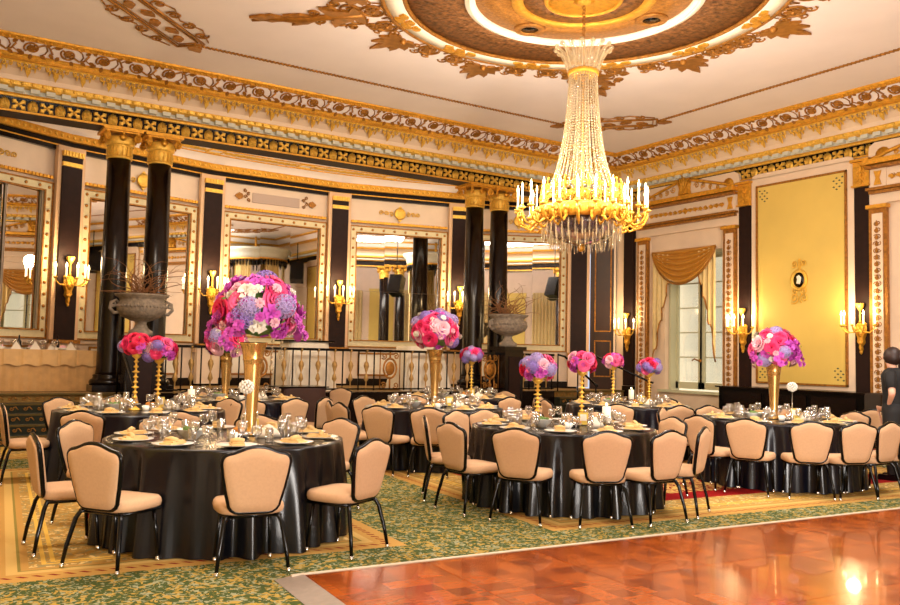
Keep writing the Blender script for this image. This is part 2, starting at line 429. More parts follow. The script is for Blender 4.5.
# ---- cornice swept round the room
def band(prof, name, m, parent=None):
    P = []; Fc = []; n = len(prof)
    for cx, cy, sx, sy in ((X0, Y0, 1, 1), (X1, Y0, -1, 1), (X1, Y1, -1, -1), (X0, Y1, 1, -1)):
        for d, z in prof: P.append((cx+sx*d, cy+sy*d, z))
    for i in range(4):
        j = (i+1) % 4
        for k in range(n-1): Fc.append((i*n+k, i*n+k+1, j*n+k+1, j*n+k))
    return struct(name, MB().add(P, Fc), m, parent)
corn = band([(0, 5.45), (0, 5.68), (.08, 5.68), (.08, 5.71)], 'trim_1', black_m)
band([(.08, 5.71), (.2, 5.72), (.2, 5.8)], 'dentil_bed', pale, corn)
band([(.005, 5.44), (.035, 5.44), (.035, 5.47), (.005, 5.47)], 'gilt_fillet', gold, corn)
band([(.08, 5.675), (.11, 5.68), (.11, 5.71), (.2, 5.715)], 'gilt_fillet', gold_b, corn)
band([(.2, 5.79), (.3, 5.8), (.34, 5.82), (.36, 5.87), (.35, 5.89)], 'gilt_moulding', gold_b, corn)
band([(.35, 5.88), (.38, 5.96), (.47, 6.05), (.6, 6.12), (.72, 6.155)], 'cove', cream, corn)
band([(.68, 6.12), (.74, 6.125), (.8, 6.15), (.82, 6.18), (.84, 6.2)], 'gilt_moulding', gold, corn)
band([(.84, 6.2), (1.1, 6.36)], 'scroll_bed', ceil_m, corn)
band([(1.09, 6.33), (1.13, 6.34), (1.18, 6.37), (1.2, 6.41)], 'gilt_moulding', gold, corn)
# runs where the ornaments are seen: (origin corner direction) left colonnade side and right wall side
def run(side):
    if side == 'L': return lambda u, d, z: Vector((X0+u, Y1-d, z)), X1-X0, Vector((1,0,0)), Vector((0,-1,0))
    return lambda u, d, z: Vector((X1-d, Y1-u, z)), Y1-Y0, Vector((0,-1,0)), Vector((-1,0,0))
# frieze pieces: local X along wall, Z up, -Y out of the wall
leaf4 = MB()
for a in (38, 142, 218, 322):
    o_ = [(.0, .0), (.03, .03), (.06, .022), (.09, .05), (.14, .0), (.09, -.05), (.06, -.022), (.03, -.03)]
    ca, sa = cos(radians(a)), sin(radians(a)); leaf4.prism([(x*ca-z*sa, x*sa+z*ca) for x, z in o_], 0, -.035, bevel=.3)
leaf4.ball((0, -.03, 0), .02, 6)
palm = MB(); palm.prism([(-.07, -.09), (.07, -.09), (.085, -.02), (.07, .05), (.03, .085), (0, .105), (-.03, .085), (-.07, .05), (-.085, -.02)], 0, -.03, bevel=.35)
for a in (-50, -25, 0, 25, 50): palm.tube([(0, -.035, -.07), (.16*sin(radians(a))*.4, -.05, .0), (.16*sin(radians(a))*.5, -.035, .12*cos(radians(a))-.03)], .01, 4)
acan = MB()
for q in (-1, 1):
    for (x_, z_, r_) in ((.05, -.045, .04), (.15, -.04, .034)): acan.tube([(q*x_+p[0], -.02, z_+p[1]) for p in spiral(.008, r_, 1.3, 10, 0, q)], .012, 4)
    acan.prism([(q*.1-.022, -.06), (q*.1+.022, -.06), (q*.1+.012, -.11), (q*.1, -.13), (q*.1-.012, -.11)], 0, -.025, bevel=.2)
acan.prism([(-.035, -.07), (.035, -.07), (.045, -.12), (.02, -.16), (0, -.2), (-.02, -.16), (-.045, -.12)], 0, -.03, bevel=.2); acan.box((0, -.01, -.008), (.42, .03, .022))
acan_old = MB(); acan_old.prism([(-.2, 0), (-.2, -.06), (-.15, -.09), (-.11, -.05), (-.06, -.1), (-.035, -.15), (0, -.2), (.035, -.15), (.06, -.1), (.11, -.05), (.15, -.09), (.2, -.06), (.2, 0)], 0, -.03, bevel=.2)
scr = MB()      # running scroll piece lies on the sloped bed, local XY plane
scr.tube([(p[0], p[1], 0) for p in spiral(.03, .12, 1.6, 30, 0, 1)]+[(.17, .1, 0), (.25, .07, 0), (.31, -.05, 0)], .017, 5)
for i in range(6):
    f = flat(leafshape(.07, .02, 4, .01), -.01, .015); scr.add(f.v, f.f, T=TRS((0, 0, 0), rz=i*pi/3))
scr.tube([(.2, .09, 0), (.23, .0, 0), (.2, -.08, 0), (.14, -.13, 0)], .012, 4); scr.tube([(.27, .05, 0), (.33, .1, 0), (.4, .09, 0)], .012, 4)
for (x, y, a) in ((.2, .1, 40), (.26, -.06, -50), (-.1, -.11, 210), (.13, -.12, -30), (.32, .09, 10), (-.13, .09, 120), (.05, .13, 70), (0, -.13, -100)):
    f = flat(leafshape(.11, .028, 5), -.01, .015); scr.add(f.v, f.f, T=TRS((x, y, 0), rz=radians(a)))
protos = {}
def put(key, mb, m, parent, Mx):
    if key not in protos:
        o = mb.build(key, m, parent); o.matrix_local = Mx; protos[key] = o
    else: inst(protos[key], parent, Mx)
for side, umax in (('L', 15.6), ('R', 9.4)):
    P, L, U, Nn = run(side); Yl = -Nn; Z = Vector((0, 0, 1))
    # right handed frames: X=U, Y=-N, Z
    def fr(o, Xd=U, Yd=Yl, Zd=Z): return frame_m(o, Xd, Yd, Zd)
    n = int(umax/.215)
    for i in range(n):
        u = (i+.5)*.215
        if i % 2: put('gilt_palmette_leaf', palm, gold_b, corn, fr(P(u, 0, 5.575)))
        else: put('gilt_star_leaf', leaf4, gold_b, corn, fr(P(u, 0, 5.575)))
    db = MB().box((0, -.045, .0), (.14, .09, .075))
    for i in range(int(umax/.24)): put('dentil', db, pale, corn, fr(P((i+.5)*.24, .2, 5.765)))
    for i in range(int(umax/.42)):
        Zd = Vector((0, 0, 1))*.75 - Yl*-.0 + Nn*.66; Zd.normalize(); Yd = Zd.cross(U)
        put('acanthus_pendant', acan, gold_b, corn, frame_m(P((i+.5)*.42, .67, 6.13), U, Yd, Zd) @ Matrix.Diagonal((1, 1, 1.45, 1)))
    bd = MB()
    for i in range(int(umax/.16)): bd.ball((i*.16+.08, 0, 0), .035, 6, T=Matrix.Diagonal((1.6, 1, 1, 1)) if False else None)
    o = bd.build('egg_moulding', gold_b, corn); o['kind'] = 'stuff'; o.matrix_local = fr(P(0, .35, 5.85))
    gd = MB()
    for i in range(int(umax/.1)): gd.ball((i*.1+.05, 0, 0), .024, 5)
    o = gd.build('bead_moulding', gold, corn); o['kind'] = 'stuff'; o.matrix_local = fr(P(0, 1.14, 6.345))
    sl = Vector((0, 0, 0)); dv = (Nn*.26+Z*.16).normalized(); nn = U.cross(dv)
    for i in range(int(umax/.54)):
        u = (i+.5)*.54; sg = 1 if i % 2 else -1
        put('running_scroll', scr, gild_p, corn, frame_m(P(u, .97, 6.275)+nn*(-.005 if nn.z > 0 else .005), U, dv*sg, nn*sg))
# beam behind the left frieze and its underside
struct('trim_2', MB().box((7.3, 15.99, 5.62), (16.2, .44, .36)), brown_p)
# ---- terrace: floor, steps, front
terr = MB()
segs = 40; P = []; 
pts = [arc(-36+72*i/segs, 13.4) for i in range(segs+1)]
out = [(-.9, 15.35)] + [(p.x, p.y) for p in pts] + [(15.6, 15.35)]
n = len(out)
tb = MB().add([(x, y, DZ) for x, y in out]+[(x, y, 0) for x, y in out], [tuple(range(n))[::-1], tuple(range(n, 2*n))]+[(i, (i+1) % n, (i+1) % n+n, i+n) for i in range(n)])
terr_m = mat('terrace_carpet', '#8a6a34', .9, noise=.3, scale=9)
struct('floor_terrace', tb, terr_m)
riser_m = mat('step_carpet_green', '#1e2212', .9, noise=.2, scale=30); nose_m = mat('step_nosing', '#5c4a1e', .9, noise=.2, scale=20)
step_scroll = MB(); step_scroll.tube([(p[0], 0, p[1]*.9) for p in spiral(.008, .035, 1.1, 10)]+[(.06, 0, .03), (.1, 0, -.02)], .009, 4)
for xa, xb, nm in ((-.5, 3.1, 'stairs_1'), (12.7, 15.1, 'stairs_2')):
    st = sempty(nm.replace('stairs_1', 'trim_3').replace('stairs_2', 'trim_4'))
    for i in range(4):
        z = .145*(i+1); y = 14.15+.3*i
        r = MB().box(((xa+xb)/2, (y+15.4)/2, z-.0725), (xb-xa, 15.4-y, .145)).build('stair_tread', riser_m, st)
        MB().box(((xa+xb)/2, y+.02, z-.012), (xb-xa, .06, .03)).build('nosing', nose_m, r)
        for k in range(int((xb-xa)/.2)):
            put('scroll_motif', step_scroll, gold_d, r, TRS((xa+.1+.2*k, y-.003, z-.08)))
    y = 15.35
    r = MB().box(((xa+xb)/2, y+.0, DZ-.0125), (xb-xa, .08, .03)).build('nosing', nose_m, st)
    for k in range(int((xb-xa)/.2)): inst(protos['scroll_motif'], st, TRS((xa+.1+.2*k, y-.005, DZ-.08)))
struct('trim_5', MB().box((7.9, 15.3, DZ/2), (9.6, .1, DZ)), black_m)

# ---- curved terrace wall, faceted bay by bay
def facet(a):   # frame at a bay centre: X along the wall to the right, Y into the wall, Z up
    ar = radians(a); return frame_m(arc(a, AR), Vector((cos(ar), -sin(ar), 0)), Vector((sin(ar), cos(ar), 0)), Vector((0, 0, 1)))
wallL = sempty('wall_left')
half = AR*math.tan(radians(6.8))
groove = mat('pilaster_gap', '#dcb48c', .6)
def wb(mb, nm, m, Mx, par=None): o = mb.build(nm, m, par or wallL); o.matrix_local = Mx; return o
MIRL = []
for k in range(5):
    a = BAY[k]+6.8 if k < 5 else 0
    Mx = facet(BAY[k]+6.8 if True else a)
    wb(MB().box((0, .06, 3.1), (2*half+.02, .1, 4.8)), 'wall_bay', cream, Mx)
    # dado panel
    wb(MB().box((0, -.01, .81), (2*half, .06, .17)), 'baseboard_strip', black_m, Mx)
    wb(MB().box((0, -.02, 1.6), (2*half-.46, .08, .06)), 'dado_rail', cream, Mx)
    dp = wb(MB().box((0, .0, 1.24), (1.9, .03, .5)), 'dado_panel', white_m, Mx)
    fb = MB()
    for sx in (-1, 1): fb.box((sx*.95, -.02, 1.24), (.04, .03, .54))
    for sz in (-1, 1): fb.box((0, -.02, 1.24+sz*.26), (1.94, .03, .04))
    o = fb.build('dado_moulding', gold_d, dp)
    # dark band and gilt band at the top
    wb(MB().box((0, -.03, 5.37), (2*half+.03, .1, .2)), 'dark_band', black_m, Mx)
    wb(MB().box((0, -.075, 5.365), (2*half+.05, .02, .025)), 'gilt_fillet', gold, Mx)
    wb(MB().box((0, -.06, 5.55), (2*half+.05, .16, .15)), 'gilt_band', gold, Mx)
    bl = MB()
    for i in range(24): bl.ball((-half+.07+i*.13, -.145, 5.55), .035, 5)
    o = wb(bl, 'egg_moulding', gold_b, Mx); o['kind'] = 'stuff'
    wb(MB().add([(-half-.03, -.15, 5.62), (half+.03, -.15, 5.62), (half+.02, -.2, 5.67), (-half-.02, -.2, 5.67), (half-.01, -.28, 5.71), (-half+.01, -.28, 5.71), (half-.03, -.4, 5.74), (-half+.03, -.4, 5.74)],
        [(0,1,2,3), (3,2,4,5), (5,4,6,7)], True), 'cove', ceil_m, Mx)
    # gilt moulding over the mirror
    gm = MB().box((0, -.05, 4.71), (2.5, .09, .05)); 
    for i in range(32): gm.box((-1.2+i*.0775, -.1, 4.71), (.04, .03, .06))
    wb(gm, 'gilt_moulding', gold, Mx)
    # the mirror: frame, studs, panes
    mi = thing('wall_mirror', None, None); mi.matrix_world = Mx
    FW, Z0, Z1 = 1.255, 1.66, 4.6
    fr_ = MB(); t = .155
    for sx in (-1, 1): fr_.box((sx*(FW-t/2), -.045, (Z0+Z1)/2), (t, .07, Z1-Z0))
    for z in (Z0+t/2, Z1-t/2): fr_.box((0, -.045, z), (2*(FW-t), .07, t))
    fo = fr_.build('frame', mat('mirror_frame_cream', '#d9cba2', .5, noise=.08, scale=12) if k == 0 else MATS['mirror_frame_cream'], mi)
    gb = MB()
    for q, w in ((FW, .03), (FW-t, .025)):
        zz0, zz1 = Z0+(FW-q), Z1-(FW-q)
        for sx in (-1, 1): gb.box((sx*q, -.08, (zz0+zz1)/2), (w, .04, zz1-zz0+w))
        for z in (zz0, zz1): gb.box((0, -.08, z), (2*q, .04, w))
    gb.build('gilt_edge', gold_d, fo)
    st = MB().lathe([(.032, 0), (.03, .015), (.015, .025), (.001, .027)], 8, T=TRS((0, 0, 0), rx=pi/2))
    pos = [(sx*(FW-t/2), z) for sx in (-1, 1) for z in [Z0+.15+i*.225 for i in range(13)]] + [(-.98+i*.28, Z1-t/2) for i in range(8)]
    for px_, pz_ in pos:
        if 'stud' not in protos: protos['stud'] = st.build('stud', gold_d, fo); protos['stud'].matrix_local = TRS((px_, -.08, pz_))
        else: inst(protos['stud'], fo, TRS((px_, -.08, pz_)))
    gw = FW-t; zc = [Z0+t, 3.02, Z1-t]; xs = [-gw, -gw/3, gw/3, gw]
    for i in range(3):
        for j in range(2):
            w_ = xs[i+1]-xs[i]-.004; h_ = zc[j+1]-zc[j]-.004
            o = MB().box((0, 0, 0), (w_, .01, h_)).build('mirror_pane', mirror, mi)
            o.matrix_local = TRS(((xs[i]+xs[i+1])/2, -.02, (zc[j]+zc[j+1])/2), rx=random.uniform(-.002, .002), rz=random.uniform(-.002, .002)+(radians(5.2) if k == 0 else 0))
    MIRL.append(mi)
    nm = ['at the far left, behind the buffet', 'behind the left pair of black columns', 'behind the tall pink bouquet', 'left of the right pair of black columns', 'behind the right-hand stone urn'][k]
    tag(mi, 'tall wall mirror in studded cream frame ' + nm, 'mirror', 'mirrors of the curved terrace wall')
    # overdoor ornament
    if k in (0, 1, 3, 4):
        om = MB().lathe([(.001, 0), (.06, .01), (.13, .0), (.15, .03), (.12, .05), (.001, .055)], 14, T=TRS((0, -.03, 4.98), rx=pi/2))
        om.prism([(0, .2), (.05, .15), (-.05, .15)], -.02, -.06, T=TRS((0, 0, 4.98))); om.prism([(0, -.2), (-.05, -.15), (.05, -.15)], -.02, -.06, T=TRS((0, 0, 4.98)))
        for s in (-1, 1):
            for q in range(3): om.tube([(s*(.22+.13*q)+p[0], -.03, 4.98+p[1]) for p in spiral(.01, .06, 1.3, 12, q, s)], .014, 4)
        wb(om, 'gilt_medallion', gold_b, Mx)
    else:
        wb(MB().box((0, -.0, 5.0), (1.15, .03, .22)), 'ventilation_grille', rough_grey, Mx)
        for s in (-1, 1):
            om = MB()
            for q in range(4): om.tube([(s*(.68+.07*(q % 2))+p[0], -.02, 4.93+.07*q+p[1]) for p in spiral(.01, .045, 1.2, 10, q, s)], .012, 4)
            f = leafshape(.2, .07, 6); om.prism([(s*(.8+x), 5.0+y) for x, y in f], -.01, -.04)
            wb(om, 'gilt_scroll', gold_d, Mx)
# pilasters of the curved wall
for k, a in enumerate(BAY):
    Mx = facet(a)
    hw = .2
    wb(MB().box((0, -.05, 3.4), (2*hw+.16, .12, 3.9)), 'pilaster_backing', groove, Mx)
    pp = wb(MB().box((0, -.1, 3.28), (2*hw, .1, 3.34)), 'pilaster', brown_p, Mx)
    MB().box((0, -.1, 5.0), (2*hw, .12, .08)).build('gilt_band', gold_b, pp)
    MB().box((0, -.1, 5.1), (2*hw, .1, .12)).build('pilaster_block', brown_p, pp)
    c = MB().box((0, -.12, 5.2), (2*hw+.02, .14, .1))
    for i in range(6): c.box((-hw+.04+i*.065, -.2, 5.2), (.03, .02, .09))
    c.build('capital', gold_b, pp)
    MB().box((0, -.1, 1.2), (2*hw+.1, .14, .85)).build('pedestal', cream, pp)
    MB().box((0, -.13, 1.6), (2*hw+.16, .2, .07)).build('pedestal_cap', gold_d, pp)
# terrace ceiling with a gilt guilloche band
struct('ceiling_terrace', MB().box((7.3, 17.3, 5.78), (16.4, 3.0, .08)), ceil_m)
tceil = bpy.data.objects['ceiling_terrace']
gu = MB(); 
for s in (-1, 1): gu.tube([(p[0], p[1], 0) for p in spiral(.02, .1, 1.5, 16, 0, s)]+[(.18*1, s*.1, 0)], .016, 4)
gu.box((0, 0, 0), (.06, .06, .03))
for i in range(66):
    a = -24+.75*i*.93
    Mx = frame_m(arc(a, 12.5, 5.735), Vector((cos(radians(a)), -sin(radians(a)), 0)), Vector((sin(radians(a)), cos(radians(a)), 0)), Vector((0, 0, 1)))
    if i % 14 == 7:
        bx = MB()
        for q in (-1, 1): bx.box((q*.16, 0, 0), (.03, .3, .03)); bx.box((0, q*.14, 0), (.34, .03, .03))
        put('gilt_square', bx, gold_b, tceil, Mx)
    elif i % 14 in (6, 8): continue
    else: put('guilloche_piece', gu, gold_b, tceil, Mx)
rr = MB()
for r_ in (12.26, 12.76): rr.tube([arc(-34+68*i/60, r_, 5.735) for i in range(61)], .02, 4)
rr.build('gilt_fillet', gold, tceil)
# end wall right of the terrace: dark double door in the corner
d1 = struct('door_1', MB().box((14.9, 16.0, 3.1), (.66, .06, 5.0), rz=radians(-52.6)), wood_d)
dT = TRS((14.9, 16.0, 0), rz=radians(-52.6))
for z_, h_ in ((3.7, 3.0), (1.5, .9)):
    dm_ = MB()
    for s in (-1, 1): dm_.box((s*.2, -.04, z_), (.03, .03, h_), T=dT); dm_.box((0, -.04, z_+s*h_/2), (.43, .03, .03), T=dT)
    dm_.build('door_moulding', gold_d, d1)
MB().box((.3, -.03, 3.1), (.05, .06, 5.0), T=dT).build('door_frame', cream, d1)
# ================================================================ RIGHT WALL (x = 15.1)
# local frame of the right wall: u = distance back from the corner (towards the camera), d = out of the wall, z
WR = sempty('wall_right')
MXR = frame_m(Vector((X1, 0, 0)), Vector((0, -1, 0)), Vector((1, 0, 0)), Vector((0, 0, 1)))   # local X = -world Y, local Y = into the wall
def wr(mb, nm, m, par=None, name=None):
    o = mb.build(nm, m, par or WR)
    if par is None: o.matrix_local = MXR
    return o
def L(yw): return -yw
# wall with the window opening (world Y 12.3..13.98, z .8..4.2)
wy0, wy1, wz0, wz1 = 12.42, 14.1, .78, 4.02
wm = MB()
for a, b, z0, z1 in ((-3.2, wy0, 0, 6.3), (wy1, 16.6, 0, 6.3), (wy0, wy1, 0, wz0), (wy0, wy1, wz1, 6.3)):
    wm.box((L((a+b)/2), .2, (z0+z1)/2), (b-a, .36, z1-z0))
wr(wm, 'wall_surface', cream)
wr(MB().box((-4.9, -.02, .1), (16, .06, .2)), 'baseboard_strip', black_m)
def relief_strip(mb, y, z0, z1, d, w):
    """small scrollwork down a pilaster"""
    n = int((z1-z0)/.125)
    for i in range(n):
        z = z0+.06+.125*i
        for s in (-1, 1): mb.tube([(L(y)+s*(.03+p[0]), d, z+p[1]) for p in spiral(.008, w*.42, 1.1, 9, i+.5, s)], .009, 4)
        mb.prism([(L(y)-.02, z-.05), (L(y)+.02, z-.05), (L(y)+.028, z), (L(y), z+.055), (L(y)-.028, z)], d, d-.02)
def window_unit(yc, half, with_ped=True):
    slab = MB(); 
    for s in (-1, 1): slab.box((L(yc)+s*(half-.17), -.03, 2.25), (.34, .1, 4.5))
    slab.box((L(yc), -.03, 5.0), (2*half, .1, 1.0))
    slab.prism([(L(yc)-half, 5.5), (L(yc)+half, 5.5), (L(yc)+half-.02, 5.6), (L(yc)+half-.12, 5.66), (L(yc)-half+.12, 5.66), (L(yc)-half+.02, 5.6)], .02, -.08)
    sl = wr(slab, 'window_surround', cream)
    for s in (-1, 1):
        x = L(yc)+s*(half-.2)
        p = wr(MB().box((x, -.1, 2.35), (.34, .08, 4.1)), 'ornate_pilaster', gold_d, sl)
        MB().box((x, -.145, 2.4), (.2, .03, 3.8)).build('pilaster_panel', cream, p)
        rs = MB(); relief_strip(rs, -x, .55, 4.25, -.165, .11); rs.build('scroll_relief', gild_p, p)['kind'] = 'stuff'
        MB().box((x, -.13, 4.43), (.4, .14, .07)).box((x, -.12, .15), (.38, .12, .3)).build('capital', gold, p)
        MB().box((x, -.09, 5.0), (.3, .04, .5)).build('frieze_block', cream, p)
        hb = MB().prism([(x-.07, 4.84), (x+.07, 4.84), (x+.03, 4.97), (x+.07, 5.1), (x-.07, 5.1), (x-.03, 4.97)], -.1, -.14); hb.build('gilt_hourglass', gold, p)
    en = wr(MB().box((L(yc), -.11, 4.7), (2*half-.1, .14, .05)).box((L(yc), -.13, 4.76), (2*half-.02, .18, .05)), 'architrave', gold_d, sl)
    wr(MB().box((L(yc), -.14, 5.17), (2*half-.02, .2, .05)), 'cornice_bed_mould', gold_d, sl)  # brown-gilt moulding below the cornice
    wr(MB().box((L(yc), -.17, 5.26), (2*half, .26, .09)), 'gilt_cornice', gold, sl)
    fz = MB()
    for i in range(15):
        x = L(yc)+(-1.05+.15*i); r = .09 if i == 7 else .06
        fz.prism([(x-r, 4.97), (x, 4.97-r*.9), (x+r, 4.97), (x, 4.97+r*.9)], -.08, -.12, bevel=.3)
        for s in (-1, 1): fz.tube([(x+s*.03+p[0], -.1, 4.97+p[1]) for p in spiral(.008, .05, 1.2, 9, i, s)], .009, 4)
    wr(fz, 'frieze_relief', gold, sl)['kind'] = 'stuff'
    if with_ped:
        pd = MB(); pf = MB(); x0 = L(yc)
        for s in (-1, 1):
            top = [(x0+s*(1.42-.09*i), 5.33+.02+.33*(i/14)**1.0*(1 if i > 2 else .6)) for i in range(15)]
            pd.tube([(x, -.12, z) for x, z in top], .035, 6)
            pf.prism([(x0+s*1.4, 5.3)]+[(x0+s*(1.4-.09*i), 5.33+.3*i/14) for i in range(0, 15)]+[(x0+s*.2, 5.3)], -.0, -.09)
            for q in range(4): pd.tube([(x0+s*(.35+.2*q)+p[0], -.11, 5.4+.04*(3-q)+p[1]) for p in spiral(.01, .08-.01*q, 1.5, 14, q, s)], .013, 4)
            pd.lathe([(.001, 0), (.14, .0), (.15, .04), (.001, .05)], 12, T=TRS((x0+s*1.22, -.04, 5.4), rx=pi/2))
        wr(pf, 'pediment_field', cream, sl); pdo = wr(pd, 'pediment', gold, sl)
        f = MB(); f.prism([(x0-.2, 5.3), (x0+.2, 5.3), (x0+.16, 5.45), (x0+.2, 5.6), (x0+.13, 5.78), (x0, 5.86), (x0-.13, 5.78), (x0-.2, 5.6), (x0-.16, 5.45)], -.05, -.17, bevel=.25)
        for a in (-50, -25, 0, 25, 50): f.tube([(x0, -.18, 5.4), (x0+.18*sin(radians(a)), -.2, 5.4+.38*cos(radians(a)))], [.015, .03], 5)
        f.build('shell_crest', gold, pdo)
window_unit(13.4, 1.5)
window_unit(7.45, 1.5)
# pilasters between (dark) with gilt caps
for (a, b) in ((15.4, 15.08), (11.9, 11.6), (9.24, 8.94)):
    y = (a+b)/2; w = abs(a-b)
    p = wr(MB().box((L(y), -.03, 2.85), (w, .1, 4.0)), 'dark_pilaster', brown_p)
    c = MB().box((L(y), -.05, 5.12), (w+.02, .12, .52)).box((L(y), -.09, 5.36), (w+.08, .16, .05)).box((L(y), -.1, 4.87), (w+.04, .12, .03))
    relief_strip(c, y, 4.9, 5.35, -.115, .12); c.build('gilt_capital', gold, p)
    MB().box((L(y), -.04, .42), (w+.02, .12, .84)).build('plinth', black_m, p)
# yellow damask panels
dark_g = mat('dark_stencil', '#4a4a34', .6)
for YP in (4.45, 10.42):
    pa = wr(MB().box((L(YP), -.02, 3.15), (2.33, .08, 4.52)).prism([(L(YP)-1.165, 5.4), (L(YP)+1.165, 5.4), (L(YP)+1.14, 5.46), (L(YP)+1.05, 5.5), (L(YP)-1.05, 5.5), (L(YP)-1.14, 5.46)], .02, -.06), 'panel_border', cream)
    yp = MB().box((L(YP), -.07, 3.15), (2.0, .02, 4.1)).build('damask_panel', yellow, pa)
    fm = MB()
    for s in (-1, 1): fm.box((L(YP)+s*1.01, -.08, 3.15), (.04, .05, 4.16))
    for z in (1.08, 5.22): fm.box((L(YP), -.08, z), (2.06, .05, .04))
    fm.build('panel_moulding', gold_d, pa)
    for sx in (-1, 1):
        for sz in (-1, 1):
            cm = MB(); cx, cz = L(YP)+sx*.82, 3.15+sz*1.85
            for (dx, dz) in ((0, 0), (.06, .06), (-.06, .06), (.06, -.06), (-.06, -.06), (.11, 0), (0, .11), (-.11*0, -.11), (.12, .12)):
                cm.prism([(cx+sx*dx-.028, cz+sz*dz), (cx+sx*dx, cz+sz*dz+.018), (cx+sx*dx+.028, cz+sz*dz), (cx+sx*dx, cz+sz*dz-.018)], -.08, -.085)
            cm.build('corner_stencil', dark_g, yp)['kind'] = 'stuff'
# cameo medallion
cam_l = wr(MB().lathe([(.001, 0), (.12, 0), (.12, .03), (.001, .035)], 20, T=TRS((L(10.42), -.08, 3.17), rx=pi/2), sy=1.25), 'cameo', blackm)
cb2 = MB().lathe([(.13, 0), (.135, .05), (.18, .05), (.185, 0)], 24, T=TRS((L(10.42), -.08, 3.17), rx=pi/2), sy=1.2)
for s in (-1, 1):
    for z, r in ((2.8, .11), (3.5, .07), (2.95, .08)): cb2.tube([(L(10.42)+s*(.11+0*r)+p[0], -.1, z+p[1]) for p in spiral(.01, r, 1.5, 14, 1, s)], .016, 4)
cb2.prism([(L(10.42)-.03, 3.38), (L(10.42)+.03, 3.38), (L(10.42)+.02, 3.6), (L(10.42)-.02, 3.6)], -.08, -.1)
cb2.build('gilt_wreath', gold_b, cam_l)
MB().prism([(L(10.42)-.05, 3.1), (L(10.42)+.03, 3.08), (L(10.42)+.05, 3.15), (L(10.42)+.06, 3.22), (L(10.42)+.01, 3.27), (L(10.42)-.05, 3.24), (L(10.42)-.03, 3.18)], -.115, -.13, bevel=.2).build('profile_head', white_m, cam_l)
# dado below the window and window
W1 = sempty('window_1'); 
def w1(mb, nm, m, par=None):
    o = mb.build(nm, m, par or W1)
    if par is None: o.matrix_local = MXR
    return o
w1(MB().box((L(13.26), -.02, .78), (1.95, .14, .06)), 'window_sill', win_m)
w1(MB().box((L(13.26), .0, .4), (1.6, .06, .55)), 'dado_panel', cream)
rv = MB()
rv.box((L(14.05), .28, 2.54), (.06, .3, 3.5)).box((L(12.45), .28, 2.54), (.06, .3, 3.5)).box((L(13.25), .28, 3.99), (1.66, .3, .06))
w1(rv, 'window_frame', win_m)

pane_m = glass_mat('window_pane', '#ffffff', .05, .5)
for side in (-1, 1):
    # casement leaf: local x from centre
    xa, xb = (L(13.25)+.02, L(12.48)) if side > 0 else (L(14.02), L(13.25)-.02)
    z0, z1 = .84, 3.95; lf = MB(); t = .075; xm = (xa+xb)/2
    for x in (xa+t/2, xb-t/2): lf.box((x, .33, (z0+z1)/2), (t, .05, z1-z0))
    for z in (z0+.08, z1-t/2): lf.box((xm, .33, z), (xb-xa, .05, .16 if z < 2 else t))
    leaf = w1(lf, 'casement', win_m)
    rows = [z0+.16+i*(z1-z0-.22)/5 for i in range(6)]
    for z in rows[1:-1]: MB().box((xm, .33, z), (xb-xa-2*t, .035, .03)).build('glazing_bar', win_m, leaf)
    for i in range(5):
        for q in (0,):
            a_ = xa+t; b_ = xb-t
            MB().box(((a_+b_)/2, .33, (rows[i]+rows[i+1])/2), (b_-a_, .008, rows[i+1]-rows[i]-.03)).build('pane', pane_m, leaf)
w1(MB().box((L(13.25), .29, 2.5), (.035, .03, 3.3)), 'locking_bar', blackm)
hd = MB(); hd.tube([(L(13.25), .27, 1.5), (L(13.25), .22, 1.5), (L(13.25)-.12, .2, 1.54), (L(13.25)-.18, .2, 1.5)], .018, 6); hd.ball((L(13.25), .27, 1.5), .04, 8)
w1(hd, 'window_handle', gold_d)
blind = mat('sheer_blind', '#efece0', .9, Emission_Color=(.9, .85, .66, 1), Emission_Strength=.5);  # blind's emission stands in for daylight coming through it
w1(MB().box((L(13.25), .62, 2.5), (2.6, .02, 4.4)), 'sheer_blind', blind)

# swag and jabots
def drape(nm, yc, w, z, depth, label):
    t = thing(nm, label, 'curtain', (X1-.14, yc, z))
    mb = MB(); n, m = 40, 60; P = []; Fc = []
    for i in range(n+1):
        u = -1+2*i/n
        for j in range(m+1):
            v = j/m; sag = depth*v*(1-u*u)**.75; 
            yy = u*w*(1-.10*v*(1-abs(u))); fold = .075*(abs(sin(pi*v*6))-.5)*(1-abs(u)**6*.7)
            P.append((-.05-.10*v*(1-u*u)-fold, -yy, -sag-.02*v))
    for i in range(n):
        for j in range(m): a = i*(m+1)+j; Fc.append((a, a+1, a+m+2, a+m+1))
    mb.add(P, Fc, True); mb.build('swag', drape_m, t)
    fr = MB(); fr.tube([(-.05-.10*(1-(-1+2*i/n)**2), w*(1-2*i/n), -depth*(1-(-1+2*i/n)**2)**.75-.03) for i in range(n+1)], .02, 5); fr.build('fringe', gold_d, t)
    for s in (-1, 1):
        jb = MB(); P = []; Fc = []; n2, m2 = 24, 26; tr = []
        for i in range(n2+1):
            u = i/n2
            ln = (2.75 if s > 0 else 2.55)-2.0*abs(u)**.8 - .09*(1 if (i//2) % 2 else 0)
            for j in range(m2+1):
                v = j/m2; P.append((-.03-.035*sin(u*22), s*(w*.98-u*.5)+ .0, -.05-ln*v))
            tr.append(P[-1])
        for i in range(n2):
            for j in range(m2): a = i*(m2+1)+j; Fc.append((a, a+1, a+m2+2, a+m2+1))
        jb.add(P, Fc, True); jo = jb.build('jabot', drape_l, t)
        tb_ = MB(); tb_.tube(tr, .018, 5); tb_.build('trim_cord', gold_d, jo)
    return t
drape('window_drape', 13.38, .95, 4.08, .8, 'gold satin swag with pale pleated side tails over the tall window')
